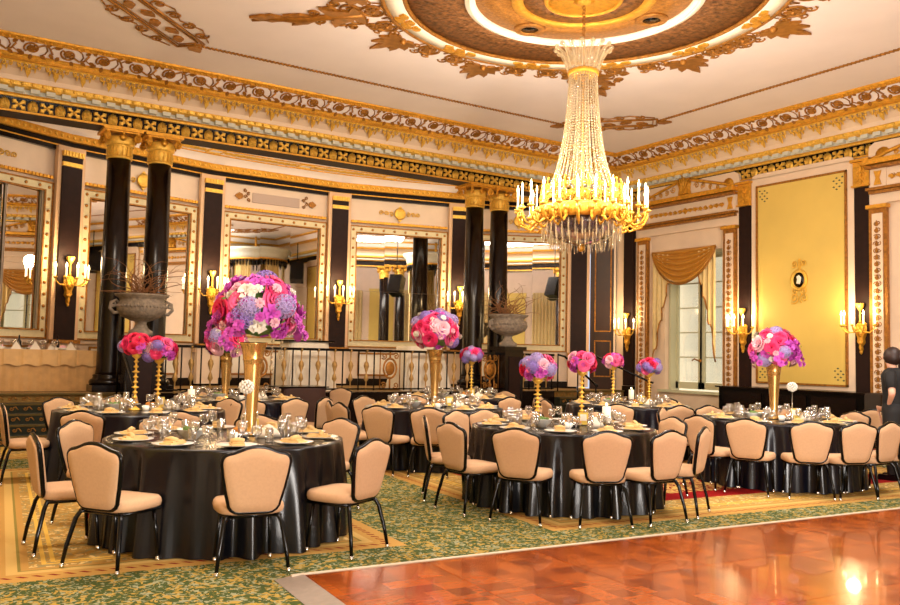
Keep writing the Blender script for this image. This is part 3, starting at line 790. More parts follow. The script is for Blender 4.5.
# ================================================================ SIDES SEEN ONLY IN THE MIRRORS
# left side wall, with panels and a cornice; opposite side with columns and drapes
wl = struct('wall_back', MB().box((X0-.2, 7, 3.1), (.3, 21, 6.5)), cream)
for yc in (2.6, 6.2, 9.9, 13.4):
    p = MB().box((X0-.02, yc, 3.1), (.08, 2.3, 4.1)).build('damask_panel', yellow, wl)
    f = MB()
    for s in (-1, 1): f.box((X0+.03, yc+s*1.15, 3.1), (.05, .05, 4.2))
    for z in (1.05, 5.15): f.box((X0+.03, yc, z), (.05, 2.35, .05))
    f.build('panel_moulding', gold_d, p)
    MB().box((X0-.02, yc+1.75, 2.6), (.1, .3, 4.6)).build('dark_pilaster', brown_p, wl)
wf = struct('wall_front', MB().box((7.3, -3.6, 3.1), (17, .3, 6.5)), cream)
for i in range(9):
    x = .8+i*1.7
    dm = MB(); P = []; Fc = []
    for k in range(33):
        for j in (0, 1): P.append((x-.75+1.5*k/32, -3.4+.06*sin(k*1.7), .1+j*4.6))
    for k in range(32): Fc.append((2*k, 2*k+2, 2*k+3, 2*k+1))
    dm.add(P, Fc, True)
    if i % 2: tag(dm.build('curtain', drape_l), 'pale gold floor-length curtain %s on the far side, seen in the mirrors' % ['', 'first', '', 'second', '', 'third', '', 'fourth'][i % 8], 'curtain', 'curtains seen in the mirrors')
    else: MB().box((x, -3.42, 2.9), (1.2, .06, 3.8)).build('damask_panel', yellow, wf)
struct('trim_6', MB().box((7.3, .85, 5.62), (16.2, .68, .36)), black_m)
# round draped canopy and hanging loudspeakers in the opposite corner (they show in the mirrors)
cn = thing('corner_canopy', 'round gilt canopy with fringe and drapes, reflected in the mirror behind the large bouquet', 'canopy', (13.0, 2.7, 0))
MB().lathe([(1.1, 5.3), (1.25, 5.32), (1.3, 5.5), (1.32, 5.62), (1.42, 5.7), (1.45, 5.8), (1.2, 5.84)], 48).build('cornice', pale, cn)
MB().lathe([(1.26, 5.3), (1.28, 5.3), (1.3, 5.36), (1.27, 5.37)], 48).build('gilt_rim', gold, cn)
fg_ = MB()
for i in range(56): a = 2*pi*i/56; fg_.lathe([(.001, -.3), (.03, -.22), (.045, -.05), (.02, 0)], 5, (1.24*cos(a), 1.24*sin(a), 5.32))
fg_.build('fringe', blackm, cn)['kind'] = 'stuff'
for q in range(6):
    a0_ = 2*pi*q/6; P = []; Fc = []
    for i in range(25):
        a = a0_+.62*i/24
        for j in (0, 1): r_ = 1.15+.04*sin(i*1.9)-.0*j; P.append((r_*cos(a), r_*sin(a), 5.3-j*(5.2 if q % 2 else 4.9)))
    for i in range(24): Fc.append((2*i, 2*i+2, 2*i+3, 2*i+1))
    MB().add(P, Fc, True).build('drape', drape_l, cn)
MB().tube([(0, 0, 5.8), (0, 0, 6.4)], .05, 8).build('hanger', gold, cn)
for x, y, z, lb in ((11.2, 3.9, 4.35, 'lower black loudspeaker hung near the canopy, seen in a mirror'), (14.3, 3.9, 4.9, 'upper black loudspeaker hung by the wall, seen in a mirror')):
    s_p = thing('loudspeaker', lb, 'loudspeaker', (x, y, z), .5)
    MB().box((0, 0, 0), (.55, .45, .8), T=TRS((0, 0, 0), rx=.35)).build('cabinet', blackm, s_p); MB().tube([(0, 0, .3), (0, 0, 6.4-z)], .02, 6).build('hanger', blackm, s_p)
# ================================================================ COLUMNS
def make_column():
    t = thing('column', 'x', 'column')
    r = .225
    MB().lathe([(r*1.06, .3), (r*1.04, .36), (r, .44), (r*.995, 2.0), (r*.9, 4.2)], 40).build('shaft', black_m, t)
    b = MB().lathe([(r*1.45, .12), (r*1.5, .17), (r*1.42, .21), (r*1.25, .23), (r*1.2, .26), (r*1.25, .29), (r*1.1, .31)], 40)
    b.box((0, 0, .06), (r*3, r*3, .12)); b.build('base', black_m, t)
    c = MB().lathe([(r*.95, 4.19), (r*1.0, 4.2), (r*1.0, 4.23), (r*.93, 4.24), (r*.93, 4.42), (r*1.0, 4.43)], 32)
    for i in range(18):
        a = 2*pi*i/18; c.box((r*.97*cos(a), r*.97*sin(a), 4.325), (.02, .045, .16), rz=a)
    c.lathe([(r*1.0, 4.43), (r*1.12, 4.45), (r*1.12, 4.48), (r*1.2, 4.56), (r*1.0, 4.6)], 32)
    c.build('fluted_necking', gold_b, t)
    v = MB().box((0, 0, 4.69), (r*3.0, r*3.0, .05))
    v.box((0, 0, 4.655), (r*2.6, r*2.6, .03))
    for sx in (-1, 1):
        for sy in (-1, 1):
            T = TRS((sx*r*1.18, sy*r*1.18, 4.56), rz=atan2(sy, sx))
            sp = [(p[0], 0, p[1]) for p in spiral(.012, .075, 1.8, 26, 0, -1)]
            v.tube(sp, [.014+.014*i/25 for i in range(26)], 6, T=T)
            v.ball((0, 0, 0), .03, 6, T=T)
    for k in range(4):
        a = k*pi/2; T = TRS((r*1.15*cos(a), r*1.15*sin(a), 4.56), rz=a)
        v.lathe([(.001, 0), (.03, .0), (.07, .02), (.001, .03)], 8, T=T @ TRS((0, 0, 0), ry=pi/2)); v.ball((.02, 0, .07), .03, 6, T=T)
    v.build('volute_capital', gold, t)
    return t
col0 = make_column()
spots = [(3.02, 16.0, DZ, 'first black marble column from the left, gilt ionic capital'), (3.74, 16.0, DZ, 'second black marble column from the left, behind the stone urn'),
         (10.86, 16.0, DZ, 'third black marble column, left one of the right pair'), (11.56, 16.0, DZ, 'fourth black marble column, right one of the right pair')]
for i, (x, y, z, lb) in enumerate(spots):
    c = col0 if i == 0 else copy_tree(col0)
    c.location = (x, y, z); c['label'] = lb; c['group'] = 'black columns along the terrace'
for i, x in enumerate((3.02, 3.74, 10.86, 11.56)):
    c = copy_tree(col0); c.location = (x, .85, DZ); c['label'] = 'black column of the opposite colonnade seen reflected in the mirrors'; c['group'] = 'columns seen only in the mirrors'
# ================================================================ CHAIRS
def back_outline(s=1.0, n=8):
    """shield shaped back in XZ, z from 0 to .46"""
    w0, w1, h = .172*s, .226*s, .46
    pts = []
    def arcp(cx, cz, r, a0, a1, k=4): return [(cx+r*cos(radians(a0+(a1-a0)*i/k)), cz+r*sin(radians(a0+(a1-a0)*i/k))) for i in range(k+1)]
    right = arcp(w0-.075, .075, .075, -90, 0)                       # bottom right corner
    right += [(w0+.022*s, .16), (w1-.01, .27), (w1, .34)]
    right += arcp(w1-.045, .358, .045, 0, 75, 4)
    right += [(.15*s, .411), (.115*s, .424), (.075*s, .440), (.038*s, .449), (0, .452)]
    left = [(-x, z) for x, z in right[:-1]][::-1]
    return right + left
def inner(out, k):
    cx, cz = 0, .23; return [(cx+(x-cx)*k, cz+(z-cz)*k) for x, z in out]
def make_chair():
    t = thing('banquet_chair', 'x', 'chair')
    s = MB(); rows = []   # seat cushion, rounded plan, domed top
    o_ = []
    for i in range(28):
        a = 2*pi*i/28; cx, cy = cos(a), sin(a); e = .42
        o_.append((.235*math.copysign(abs(cx)**e, cx)*(1 if cy > 0 else 1-.12*abs(cy)), .215*math.copysign(abs(cy)**e, cy)))
    P = []; Fc = []; lv = [(.90, .385), (.98, .395), (1.0, .42), (.985, .445), (.93, .462), (.6, .472), (.001, .475)]
    for k, z in lv: P += [(x*k, y*k, z-.018*max(0, y/.215)*0) for x, y in o_]
    for j in range(len(lv)-1):
        for i in range(28): q = (i+1) % 28; Fc.append((j*28+i, j*28+q, (j+1)*28+q, (j+1)*28+i))
    Fc.append(tuple(range(28))[::-1]); s.add(P, Fc, True); s.build('seat', beige, t)
    # backrest leans back
    tilt = radians(9); TB = TRS((0, -.205, .405), rx=tilt)
    out = back_outline(); b = MB(); n = len(out)
    P = []; ks = [(.93, .014), (.965, .026), (.955, .034), (.8, .042), (.5, .045)]
    rows = [[(x, y_, z) for x, z in inner(out, k)] for k, y_ in ([(.93, -.0)] + ks)]
    front = [r for r in rows]
    def pad(sgn):
        P = []; Fc = []
        for k, y_ in ((.985, 0), (.975, .018), (.93, .028), (.7, .033), (.35, .034)): P += [(x, sgn*y_, z) for x, z in inner(out, k)]
        for j in range(4):
            for i in range(n):
                q = (i+1) % n; f = (j*n+i, j*n+q, (j+1)*n+q, (j+1)*n+i); Fc.append(f if sgn < 0 else f[::-1])
        Fc.append(tuple(range(4*n, 5*n)) if sgn < 0 else tuple(range(4*n, 5*n))[::-1]); return P, Fc
    for sg in (-1, 1): P, Fc = pad(sg); b.add(P, Fc, True, T=TB)
    b.build('backrest', beige, t)
    f = MB(); f.tube([(x, 0, z) for x, z in out], .0165, 8, closed=True, T=TB); f.build('back_frame', blackm, t)
    sf = MB(); sf.tube([(-.19, -.17, .375), (.19, -.17, .375), (.2, .17, .375), (-.2, .17, .375)], .014, 6, closed=True)
    sf.tube([(-.15, -.2, .43), (-.15, -.16, .375)], .014, 6); sf.tube([(.15, -.2, .43), (.15, -.16, .375)], .014, 6); sf.build('seat_frame', blackm, t)
    for sx in (-1, 1):
        for fr_ in (0, 1):
            lg = MB()
            if fr_: lg.tube([(sx*.17, .14, .375), (sx*.185, .16, .2), (sx*.195, .175, .02)], [.014, .014, .012], 8)
            else: lg.tube([(sx*.13, -.1, .375), (sx*.15, -.15, .385), (sx*.175, -.185, .372), (sx*.195, -.205, .33), (sx*.225, -.245, .15), (sx*.24, -.265, .02)], [.014, .015, .016, .016, .015, .013], 8)
            lo_ = lg.build('leg', blackm, t)
            e = (sx*.195, .175) if fr_ else (sx*.24, -.265)
            MB().lathe([(.014, 0), (.016, .004), (.015, .03), (.011, .032)], 8, (e[0], e[1], 0)).build('foot_cap', steel, lo_)
    return t
chair0 = make_chair(); used = [False]
def put_chair(x, y, rz, label, group, z=0):
    c = chair0 if not used[0] else copy_tree(chair0); used[0] = True
    c.location = (x, y, z); c.rotation_euler = (0, 0, rz); c['label'] = label; c['group'] = group; return c

# ================================================================ TABLEWARE PROTOTYPES
def P_plate():
    t = thing('place_setting', 'x', 'plate')
    MB().lathe([(.001, .004), (.07, .004), (.095, .012), (.152, .02), (.155, .024), (.1, .017), (.07, .009), (.001, .009)], 24).build('plate', china, t)
    n = MB(); n.box((0, 0, .022), (.1, .2, .018)).box((.005, .01, .036), (.085, .16, .012)); n.tube([(-.05, -.02, .045), (0, -.02, .055), (.05, -.02, .045)], .02, 6)
    n.build('napkin', napk, t)
    return t
def P_cut():
    t = MB(); 
    for x in (-.17, -.195): t.box((x, 0, .004), (.007, .13, .004)); t.box((x, .08, .004), (.018, .05, .004))
    for x in (.17,): t.box((x, 0, .004), (.008, .12, .004)); t.box((x, .08, .004), (.014, .08, .003))
    t.lathe([(.001, 0), (.015, .001), (.018, .005)], 8, (.195, .07, .003)); t.box((.195, -.01, .004), (.006, .12, .003)); return t
def P_glass(kind):
    if kind == 0: pr = [(.034, 0), (.033, .003), (.005, .008), (.004, .075), (.012, .085), (.034, .11), (.038, .135), (.031, .18), (.0295, .18), (.036, .135), (.031, .112), (.01, .09), (.001, .087)]
    elif kind == 1: pr = [(.036, 0), (.035, .003), (.006, .008), (.005, .05), (.015, .06), (.04, .085), (.043, .11), (.037, .15), (.0355, .15), (.041, .11), (.037, .087), (.012, .064), (.001, .062)]
    else: pr = [(.03, 0), (.031, .004), (.034, .11), (.0325, .11), (.029, .008), (.001, .007)]
    return MB().lathe(pr, 14)
gl_names = ['wine_glass', 'water_goblet', 'tumbler']
gl_p = [P_glass(k).build(gl_names[k], glass) for k in range(3)]
pl_p = P_plate(); cut_p = P_cut().build('cutlery', steel)
def P_bowl():
    return MB().lathe([(.045, 0), (.05, .01), (.09, .05), (.11, .085), (.115, .09), (.107, .088), (.085, .05), (.04, .015), (.001, .014)], 20)
ware_used = {'pl': 0, 'cut': 0, 0: 0, 1: 0, 2: 0}
def ware(key, proto, x, y, z, rz, label, cat, group):
    c = proto if not ware_used[key] else (copy_tree(proto)); ware_used[key] += 1
    c.location = (x, y, z); c.rotation_euler = (0, 0, rz); tag(c, label, cat, group); return c

# ================================================================ FLOWERS
def rose_mb(r=1.0):
    mb = MB()
    for ring_, (n, rr, zz, tl, w) in enumerate(((3, .1, .42, 10, .34), (5, .22, .36, 22, .44), (6, .36, .24, 42, .5), (7, .5, .08, 66, .54))):
        for i in range(n):
            a = 2*pi*i/n+ring_*.6; T = TRS((0, 0, 0), rz=a) @ TRS((rr*.5, 0, -.15), ry=radians(tl))
            P = []; 
            for u in (-1, -.4, .4, 1):
                for v in (0, .5, .85, 1.0):
                    P.append((.10*u*u*-1+.12*(v > .9), w*u*(.45+.55*sin(pi*min(v, .8)/1.1)), v*(.72-.1*u*u)))
            mb.add([tuple(T @ Vector(p)) for p in P], [(i_*4+j, i_*4+j+1, (i_+1)*4+j+1, (i_+1)*4+j) for i_ in range(3) for j in range(3)], True)
    mb.v = [(x*r, y*r, z*r) for x, y, z in mb.v]; return mb
def hydr_mb():
    mb = MB(); n = 78
    for i in range(n):
        ph = math.acos(1-1.5*(i+.5)/n); th = pi*(1+5**.5)*i
        d = Vector((sin(ph)*cos(th), sin(ph)*sin(th), cos(ph))); q = d.to_track_quat('Z', 'Y').to_matrix().to_4x4(); q.translation = d*.9
        for k in range(4):
            a = k*pi/2+i; mb.add([(0, 0, .06), (.14*cos(a-.6), .14*sin(a-.6), .12), (.21*cos(a), .21*sin(a), .05), (.14*cos(a+.6), .14*sin(a+.6), .12)], [(0, 1, 2, 3)], False, T=q)
    mb.ball((0, 0, 0), .72, 10, sz=.9); return mb
def orch_mb():
    mb = MB()
    for l, (n_, r_, z_) in enumerate(((5, 1.0, .05), (4, .75, .3), (3, .45, .5))):
        for k in range(n_):
            a = 2*pi*k/n_+.5*l; mb.add([(0, 0, .05), (.5*r_*cos(a-.75), .5*r_*sin(a-.75), .2+z_), (r_*cos(a-.42), r_*sin(a-.42), .1+z_), (.86*r_*cos(a), .86*r_*sin(a), .24+z_), (r_*cos(a+.42), r_*sin(a+.42), .08+z_), (.5*r_*cos(a+.75), .5*r_*sin(a+.75), .25+z_)], [(0, 1, 2, 3), (0, 3, 4, 5)], True)
    return mb
rose_mesh = [rose_mb().build('rose', m) for m in (pinks[0], pinks[1], pinks[4], pinks[3])]
hyd_mesh = [hydr_mb().build('hydrangea', m) for m in (lav, lav2)]
orc_mesh = [orch_mb().build('orchid_bloom', m) for m in (pinks[2], whitef, pinks[3])]
leafmb = MB(); leafmb.add([(0, 0, 0), (.3, .25, .1), (.9, .1, .15), (1.1, 0, .1), (.9, -.1, .15), (.3, -.25, .1)], [(0, 1, 2, 3, 4, 5)])
leaf_mesh = leafmb.build('leaf', leaf_m)
for o in rose_mesh+hyd_mesh+orc_mesh+[leaf_mesh]: COL.objects.unlink(o)
def bouquet(loc, R_, label, seed, nf=34, mix=(.42, .26, .2), flat_=.85, group=None, hang=0, warm=0):
    rnd = random.Random(seed); t = thing('bouquet', label, 'flowers', loc, 0, group)
    core = MB().ball((0, 0, 0), R_*.72, 12, sz=flat_); core.build('foliage', leaf_m, t)['kind'] = 'stuff'
    fr_ = R_*.30 if nf > 30 else R_*.40
    for i in range(nf):
        ph = math.acos(1-1.62*(i+.5)/nf); th = pi*(1+5**.5)*i+rnd.uniform(-.2, .2)
        d = Vector((sin(ph)*cos(th), sin(ph)*sin(th), cos(ph)*flat_))
        r = rnd.random()
        if r < mix[0]: src = rnd.choice((rose_mesh[:3] if warm else rose_mesh[:2]) if rnd.random() < .8 else rose_mesh[3:]); s = fr_*rnd.uniform(.85, 1.1)*1.15
        elif r < mix[0]+mix[1]: src = rnd.choice(hyd_mesh); s = fr_*rnd.uniform(.85, 1.05)
        else: src = rnd.choice(orc_mesh[:1] if warm or rnd.random() < .65 else orc_mesh); s = fr_*rnd.uniform(.8, 1.0)
        rad = R_*rnd.uniform(.74, .86)
        q = d.to_track_quat('Z', 'Y').to_matrix().to_4x4(); M_ = Matrix.Translation(d*rad) @ q @ Matrix.Rotation(rnd.uniform(0, 6), 4, 'Z') @ Matrix.Diagonal((s, s, s, 1))
        inst(src, t, M_)
    # small fillers between the big blooms
    for i in range(nf):
        ph = math.acos(1-1.75*rnd.random()); th = rnd.uniform(0, 6.28); d = Vector((sin(ph)*cos(th), sin(ph)*sin(th), cos(ph)*flat_)); s = fr_*.42
        src = rnd.choice([orc_mesh[0], orc_mesh[0], orc_mesh[2], orc_mesh[2], leaf_mesh, leaf_mesh, orc_mesh[1]] if not warm else [orc_mesh[0], leaf_mesh, rose_mesh[1]])
        q = d.to_track_quat('Z', 'Y').to_matrix().to_4x4(); inst(src, t, Matrix.Translation(d*R_*rnd.uniform(.88, 1.05)) @ q @ Matrix.Rotation(rnd.uniform(0, 6), 4, 'Z') @ Matrix.Diagonal((s, s, s, 1)))
    for i in range(hang):      # orchid sprays drooping sideways and crystal pendants
        a = rnd.uniform(0, 6.28)
        for k in range(3):
            a += rnd.uniform(-.25, .25); d = Vector((cos(a), sin(a), -.2-.15*k)); q = Vector((cos(a), sin(a), .2)).to_track_quat('Z', 'Y').to_matrix().to_4x4()
            inst(orc_mesh[0], t, Matrix.Translation(d*R_*(.98+.05*k)) @ q @ Matrix.Rotation(k, 4, 'Z') @ Matrix.Diagonal((fr_*.5,)*3+(1,)))
    return t
def pendant(par, x, y, z0, n):
    cr = MB(); cr.tube([(x, y, z0), (x, y, z0-n*.045)], .002, 4)
    for i in range(n): cr.ball((x, y, z0-.045*i-.02), .012 if i < n-1 else .024, 6, sz=1.2)
    cr.build('crystal_pendant', crystal, par)
def tall_vase(x, y, z, h, label, lean=0):
    t = thing('tall_vase', label, 'vase', (x, y, z))
    MB().lathe([(.001, 0), (.062, 0), (.066, .012), (.05, .03), (.044, .1*h), (.056, .4*h), (.078, .75*h), (.083, .80*h), (.088, .81*h), (.086, .83*h), (.1, .93*h), (.118, .98*h), (.122, h), (.11, h-.01), (.001, h-.05)], 28).build('vase_body', gold_v, t)
    return t
gold_v = mat('brushed_gold', '#dcb470', .24, .9, noise=.08, scale=3)
def candlestick(x, y, z, h, label, group):
    t = thing('candlestick', label, 'candlestick', (x, y, z), 0, group)
    pr = [(.001, 0), (.07, 0), (.072, .012), (.05, .025), (.02, .05)]
    k = 9; zz = .06
    for i in range(k):
        hh = (h-.12)/k; pr += [(.011, zz), (.013, zz+.25*hh), (.03 if i % 3 else .042, zz+.45*hh), (.03 if i % 3 else .042, zz+.55*hh), (.012, zz+.8*hh)]; zz += hh
    pr += [(.015, zz), (.05, h-.03), (.055, h-.015), (.05, h), (.001, h)]
    MB().lathe(pr, 14).build('stem', gold_b, t)
    MB().lathe([(.001, 0), (.09, 0), (.1, .015), (.001, .012)], 16, (0, 0, h)).build('flower_plate', gold_b, t); return t

# ================================================================ TABLES
TB = {
 'T1': (2.27, 6.98, 'nearest table', satin), 'T2': (5.87, 6.9, 'middle front table', satin), 'T3': (9.36, 6.82, 'right front table', satin_n),
 'T4': (2.35, 10.45, 'left second-row table', satin_n), 'T6': (6.2, 10.05, 'centre second-row table', satin_n), 'T7': (9.68, 9.8, 'right second-row table', satin_n),
 'T5': (4.2, 12.45, 'left far table', satin_n), 'T9': (8.1, 12.3, 'far railing table', satin_n)}
DIRN = ['front', 'front right', 'right front', 'right', 'right rear', 'rear right', 'rear', 'rear left', 'left rear', 'left', 'left front', 'front left']
def dirname(cx, cy, x, y):
    v = atan2(cy, cx)+pi; a = atan2(y-cy, x-cx)-v; k = round(a/(2*pi/12)) % 12
    return DIRN[k]
def cloth(x, y, R_, seed, m, label):
    rnd = random.Random(seed); n = 240; rows = [0, .03, .1, .25, .45, .65, .85, 1]; P = []; Fc = []; H_ = .775
    fr_ = [(k, rnd.uniform(0, 6.28), rnd.uniform(.4, 1)) for k in (11, 17, 23, 31)]
    P += [(0, 0, H_)]
    for rr in (.5, .97): P += [(R_*rr*cos(2*pi*i/n), R_*rr*sin(2*pi*i/n), H_) for i in range(n)]
    for t_ in rows:
        for i in range(n):
            a = 2*pi*i/n; w = sum(q*sin(k*a+p) for k, p, q in fr_)/2.2; w = math.copysign(abs(w)**.8, w)
            w2 = .5+.5*sin(5*a+fr_[0][1])
            e = t_**.6; r = R_+.006+.045*t_+.062*e*w*(.85+.5*w2); z = (H_-.006)*(1-t_)+.006
            if t_ == 0: z = H_-.004
            P.append((r*cos(a), r*sin(a), z))
    Fc += [(0, 1+i, 1+(i+1) % n) for i in range(n)]
    for j in range(len(rows)+1):
        for i in range(n): q = (i+1) % n; Fc.append((1+j*n+i, 1+(j+1)*n+i, 1+(j+1)*n+q, 1+j*n+q))
    mb = MB().add(P, Fc, True); o = mb.build('tablecloth', m, None, (x, y, 0)); tag(o, label, 'tablecloth'); return o
def base_table(x, y, nm):
    t = thing('round_table', nm+', folding legs under the dark cloth', 'table', (x, y, 0))
    MB().lathe([(.001, .74), (.95, .74), (.955, .75), (.95, .768), (.001, .768)], 40).build('tabletop', wood_d, t)
    for k in range(4):
        a = k*pi/2+.78; MB().tube([(.6*cos(a), .6*sin(a), 0), (.6*cos(a), .6*sin(a), .74)], .018, 6).build('leg', blackm, t)
ZT = .776
def settings(key, n=10, a0=0, glasses=3):
    x, y, nm, m = TB[key]
    for i in range(n):
        a = a0+2*pi*i/n; ca, sa = cos(a), sin(a); rz = a+pi/2
        d_ = 'place %d' % 0; pos = dirname(x, y, x+ca, y+sa)
        near = key in ('T1', 'T2', 'T3')
        ware('pl', pl_p, x+.77*ca, y+.77*sa, ZT, rz, 'white plate with folded gold napkin, %s seat of the %s' % (pos, nm), 'plate', 'place settings')
        ware('cut', cut_p, x+.77*ca, y+.77*sa, ZT, rz, 'silver cutlery beside the plate, %s seat of the %s' % (pos, nm), 'cutlery', 'cutlery sets')
        for g in range(glasses):
            aa = a+(.12, .26, .0)[g]; rr = (.58, .62, .5)[g]
            ware(g, gl_p[g], x+rr*cos(aa)+random.uniform(-.02, .02), y+rr*sin(aa)+random.uniform(-.02, .02), ZT, 0,
                 '%s at the %s seat of the %s' % (['tall wine glass', 'wide water goblet', 'straight tumbler'][g], pos, nm), 'glass', gl_names[g].replace('_', ' ')+'es')
def centre_bits(key, seed):
    x, y, nm, m = TB[key]; rnd = random.Random(seed)
    v = atan2(-y, -x)
    def at_(f, s): return (x+f*cos(v)+s*cos(v+pi/2), y+f*sin(v)+s*sin(v+pi/2))    # f: towards the camera, s: to the right
    b = at_(.25, -.28 if key != 'T2' else -.22); o = P_bowl().build('bowl', china, None, (b[0], b[1], ZT)); tag(o, 'white china bowl of salad on the '+nm, 'bowl')
    sal = MB(); 
    for k in range(9): sal.ball((rnd.uniform(-.05, .05), rnd.uniform(-.05, .05), .07+rnd.uniform(0, .02)), rnd.uniform(.02, .03), 6)
    tag(sal.build('salad', leaf_m, None, (b[0], b[1], ZT)), 'green salad heaped in the white bowl on the '+nm, 'salad', kind='stuff')
    c = at_(-.18, .22); t = thing('table_card', 'upright yellow menu card on the '+nm, 'card', (*c, ZT), v+pi/2+.3)
    MB().box((0, 0, .075), (.11, .01, .13), T=TRS((0, 0, 0), rx=-.2)).build('card', tag_y, t); MB().box((0, .02, .006), (.08, .06, .012)).build('stand', steel, t)
    MB().box((0, -.007, .085), (.07, .002, .07), T=TRS((0, 0, 0), rx=-.2)).build('print', tag_w, t)
    r = at_(.1, .1); bk = MB().lathe([(.07, 0), (.1, .05), (.095, .05), (.065, .01), (.001, .01)], 16); t = thing('bread_basket', 'bread rolls in a shallow dish at the centre of the '+nm, 'bread', (*r, ZT))
    bk.build('dish', steel, t)
    for k in range(5): MB().ball((rnd.uniform(-.05, .05), rnd.uniform(-.05, .05), .055+.015*(k % 2)), .038, 8, sz=.7).build('bread_roll', orange, t)
    j = at_(.32, .05)
    cp = MB().lathe([(.03, 0), (.036, .01), (.038, .07), (.033, .068), (.03, .012), (.001, .01)], 12); cp.tube([(.036, 0, .055), (.06, 0, .045), (.055, 0, .025), (.034, 0, .02)], .005, 5)
    tag(cp.build('cream_jug', china, None, (*j, ZT)), 'small white cream jug on the '+nm, 'jug')
    nf = at_(.0, .34); fb = MB(); fb.lathe([(.09, 0), (.07, .05), (.02, .1), (.001, .11)], 8, sx=1.3, sy=.8); tag(fb.build('folded_napkin', linen_w, None, (*nf, ZT)), 'white folded napkin over a bread basket on the '+nm, 'napkin')
for k, (x, y, nm, m) in TB.items():
    base_table(x, y, nm); cloth(x, y, .96, sum(map(ord, k)), m, 'floor-length pleated dark satin cloth over the '+nm)
    settings(k, 10, {'T1': .1, 'T2': .2}.get(k, .3), 3 if k not in ('T5', 'T9') else 2)
    centre_bits(k, sum(map(ord, k))+3)
# chairs round the tables: angle in degrees about the table centre
CH = {'T1': [-178, -144, -100, -61, 24, 60, 97, 134], 'T2': [-177, -147, -115, -89, -62, -8, 34, 68, 90, 108, 151],
      'T3': [180, -157, -130, -109, -90, -70, -6, 30, 75, 120], 'T4': [-180, -125, -88, 120, 90, 28], 'T5': [-103, -77, -52, 165, 100],
      'T6': [-178, 165, -150, -124, 105, 70, 35, -35, -52], 'T7': [-140, -105, -84, 168, 140, 60, 20], 'T9': [-160, -125, -90, -58, 20]}
for k, lst in CH.items():
    x, y, nm, m = TB[k]; cnt = {}
    for i, a in enumerate(lst):
        a_ = radians(a); r = 1.2
        cx, cy = x+r*cos(a_), y+r*sin(a_); pos = dirname(x, y, cx, cy); cnt[pos] = cnt.get(pos, 0)+1
        extra = '' if cnt[pos] == 1 else (', next one along' if cnt[pos] == 2 else ', third along')
        put_chair(cx, cy, a_+pi/2, 'beige padded banquet chair at the %s of the %s%s' % (pos, nm, extra), 'beige banquet chairs')
for (x, y, rz, lb) in ((11.9, 7.1, -.9, 'beige banquet chair beyond the right front table, beside the black console'), (12.7, 6.9, -1.2, 'beige banquet chair furthest right, near the ornate pilaster'),
                       (6.5, 14.0, 2.2, 'beige banquet chair beside the dark podium, facing the railing')):
    put_chair(x, y, rz, lb, 'beige banquet chairs')
# ---- centrepieces


v1 = tall_vase(2.5, 7.05, ZT, .80, 'tall flared brushed gold vase on the nearest round table')
b1 = bouquet((2.53, 7.05, 1.85), .385, 'largest bouquet of pink roses, lavender hydrangea and magenta orchids in the nearest gold vase', 3, 46, (.36, .22, .3), .8, None, 5)
for dx, dy, n in ((.1, -.1, 7), (.22, -.02, 5), (-.2, -.1, 4)): pendant(b1, dx, dy, -.2, n)
v6 = tall_vase(6.2, 10.05, ZT, .80, 'tall flared gold vase on the centre second-row table')
bouquet((6.2, 10.05, 1.82), .35, 'round bouquet of red and violet flowers on the centre second-row table', 11, 40, (.55, .3, .1), .85)
v3 = tall_vase(9.33, 6.85, ZT, .74, 'tall flared gold vase on the right front table')
bouquet((9.33, 6.85, 1.66), .32, 'round pink and purple bouquet before the yellow damask panel', 21, 40, (.5, .2, .2), .9, None, 4)
v5 = tall_vase(3.95, 12.3, ZT, .72, 'slender gold vase on the left far table, behind the large bouquet')
bouquet((3.95, 12.3, 1.62), .3, 'pink bouquet on the left far table, mostly hidden by the largest bouquet', 31, 26, (.6, .2, .1), .85)
CS = [(5.56, 6.95, .50, 'T2', 'left', .19, (.25, .55, .1), 41), (6.35, 7.15, .58, 'T2', 'right', .17, (.85, .05, .05), 42),
      (2.25, 10.35, .66, 'T4', 'left', .185, (.75, .1, .1), 43), (2.5, 10.3, .60, 'T4', 'right', .2, (.6, .3, .05), 44),
      (9.45, 9.9, .60, 'T7', 'left', .17, (.75, .1, .1), 45), (10.1, 9.75, .50, 'T7', 'right', .19, (.55, .35, .05), 46), (8.35, 12.3, .62, 'T9', '', .2, (.6, .3, .1), 47)]
for x, y, h, k, sd, r, mx, sd_ in CS:
    nm = TB[k][2]
    candlestick(x, y, ZT, h, ('%s brass ring-turned candlestick on the %s' % (sd, nm)).strip(), 'brass candlesticks')
    bouquet((x, y, ZT+h+r*.55), r, ('small %s bouquet on the %s candlestick of the %s' % ('lavender and pink' if mx[1] > .25 else 'hot pink rose', sd or 'single', nm)).replace('  ', ' '), sd_, 18, mx, .72, 'small candlestick bouquets', 0, 1)
def pillar_candle(x, y, k, h=.16):
    t = thing('pillar_candle', 'white pillar candle on the '+TB[k][2], 'candle', (x, y, ZT))
    MB().lathe([(.03, 0), (.03, .006), (.008, .012), (.008, .06), (.035, .07), (.035, .076), (.001, .076)], 14).build('holder', gold_b, t)
    MB().lathe([(.042, .077), (.043, .09), (.043, .077+h), (.03, .077+h), (.001, .07+h)], 16).build('wax', wax, t)
    MB().ball((0, 0, .1+h), .008, 6, sz=2).build('flame', flame, t)
pillar_candle(6.02, 6.4, 'T2'); pillar_candle(2.95, 10.5, 'T4'); pillar_candle(9.8, 9.85, 'T7'); 
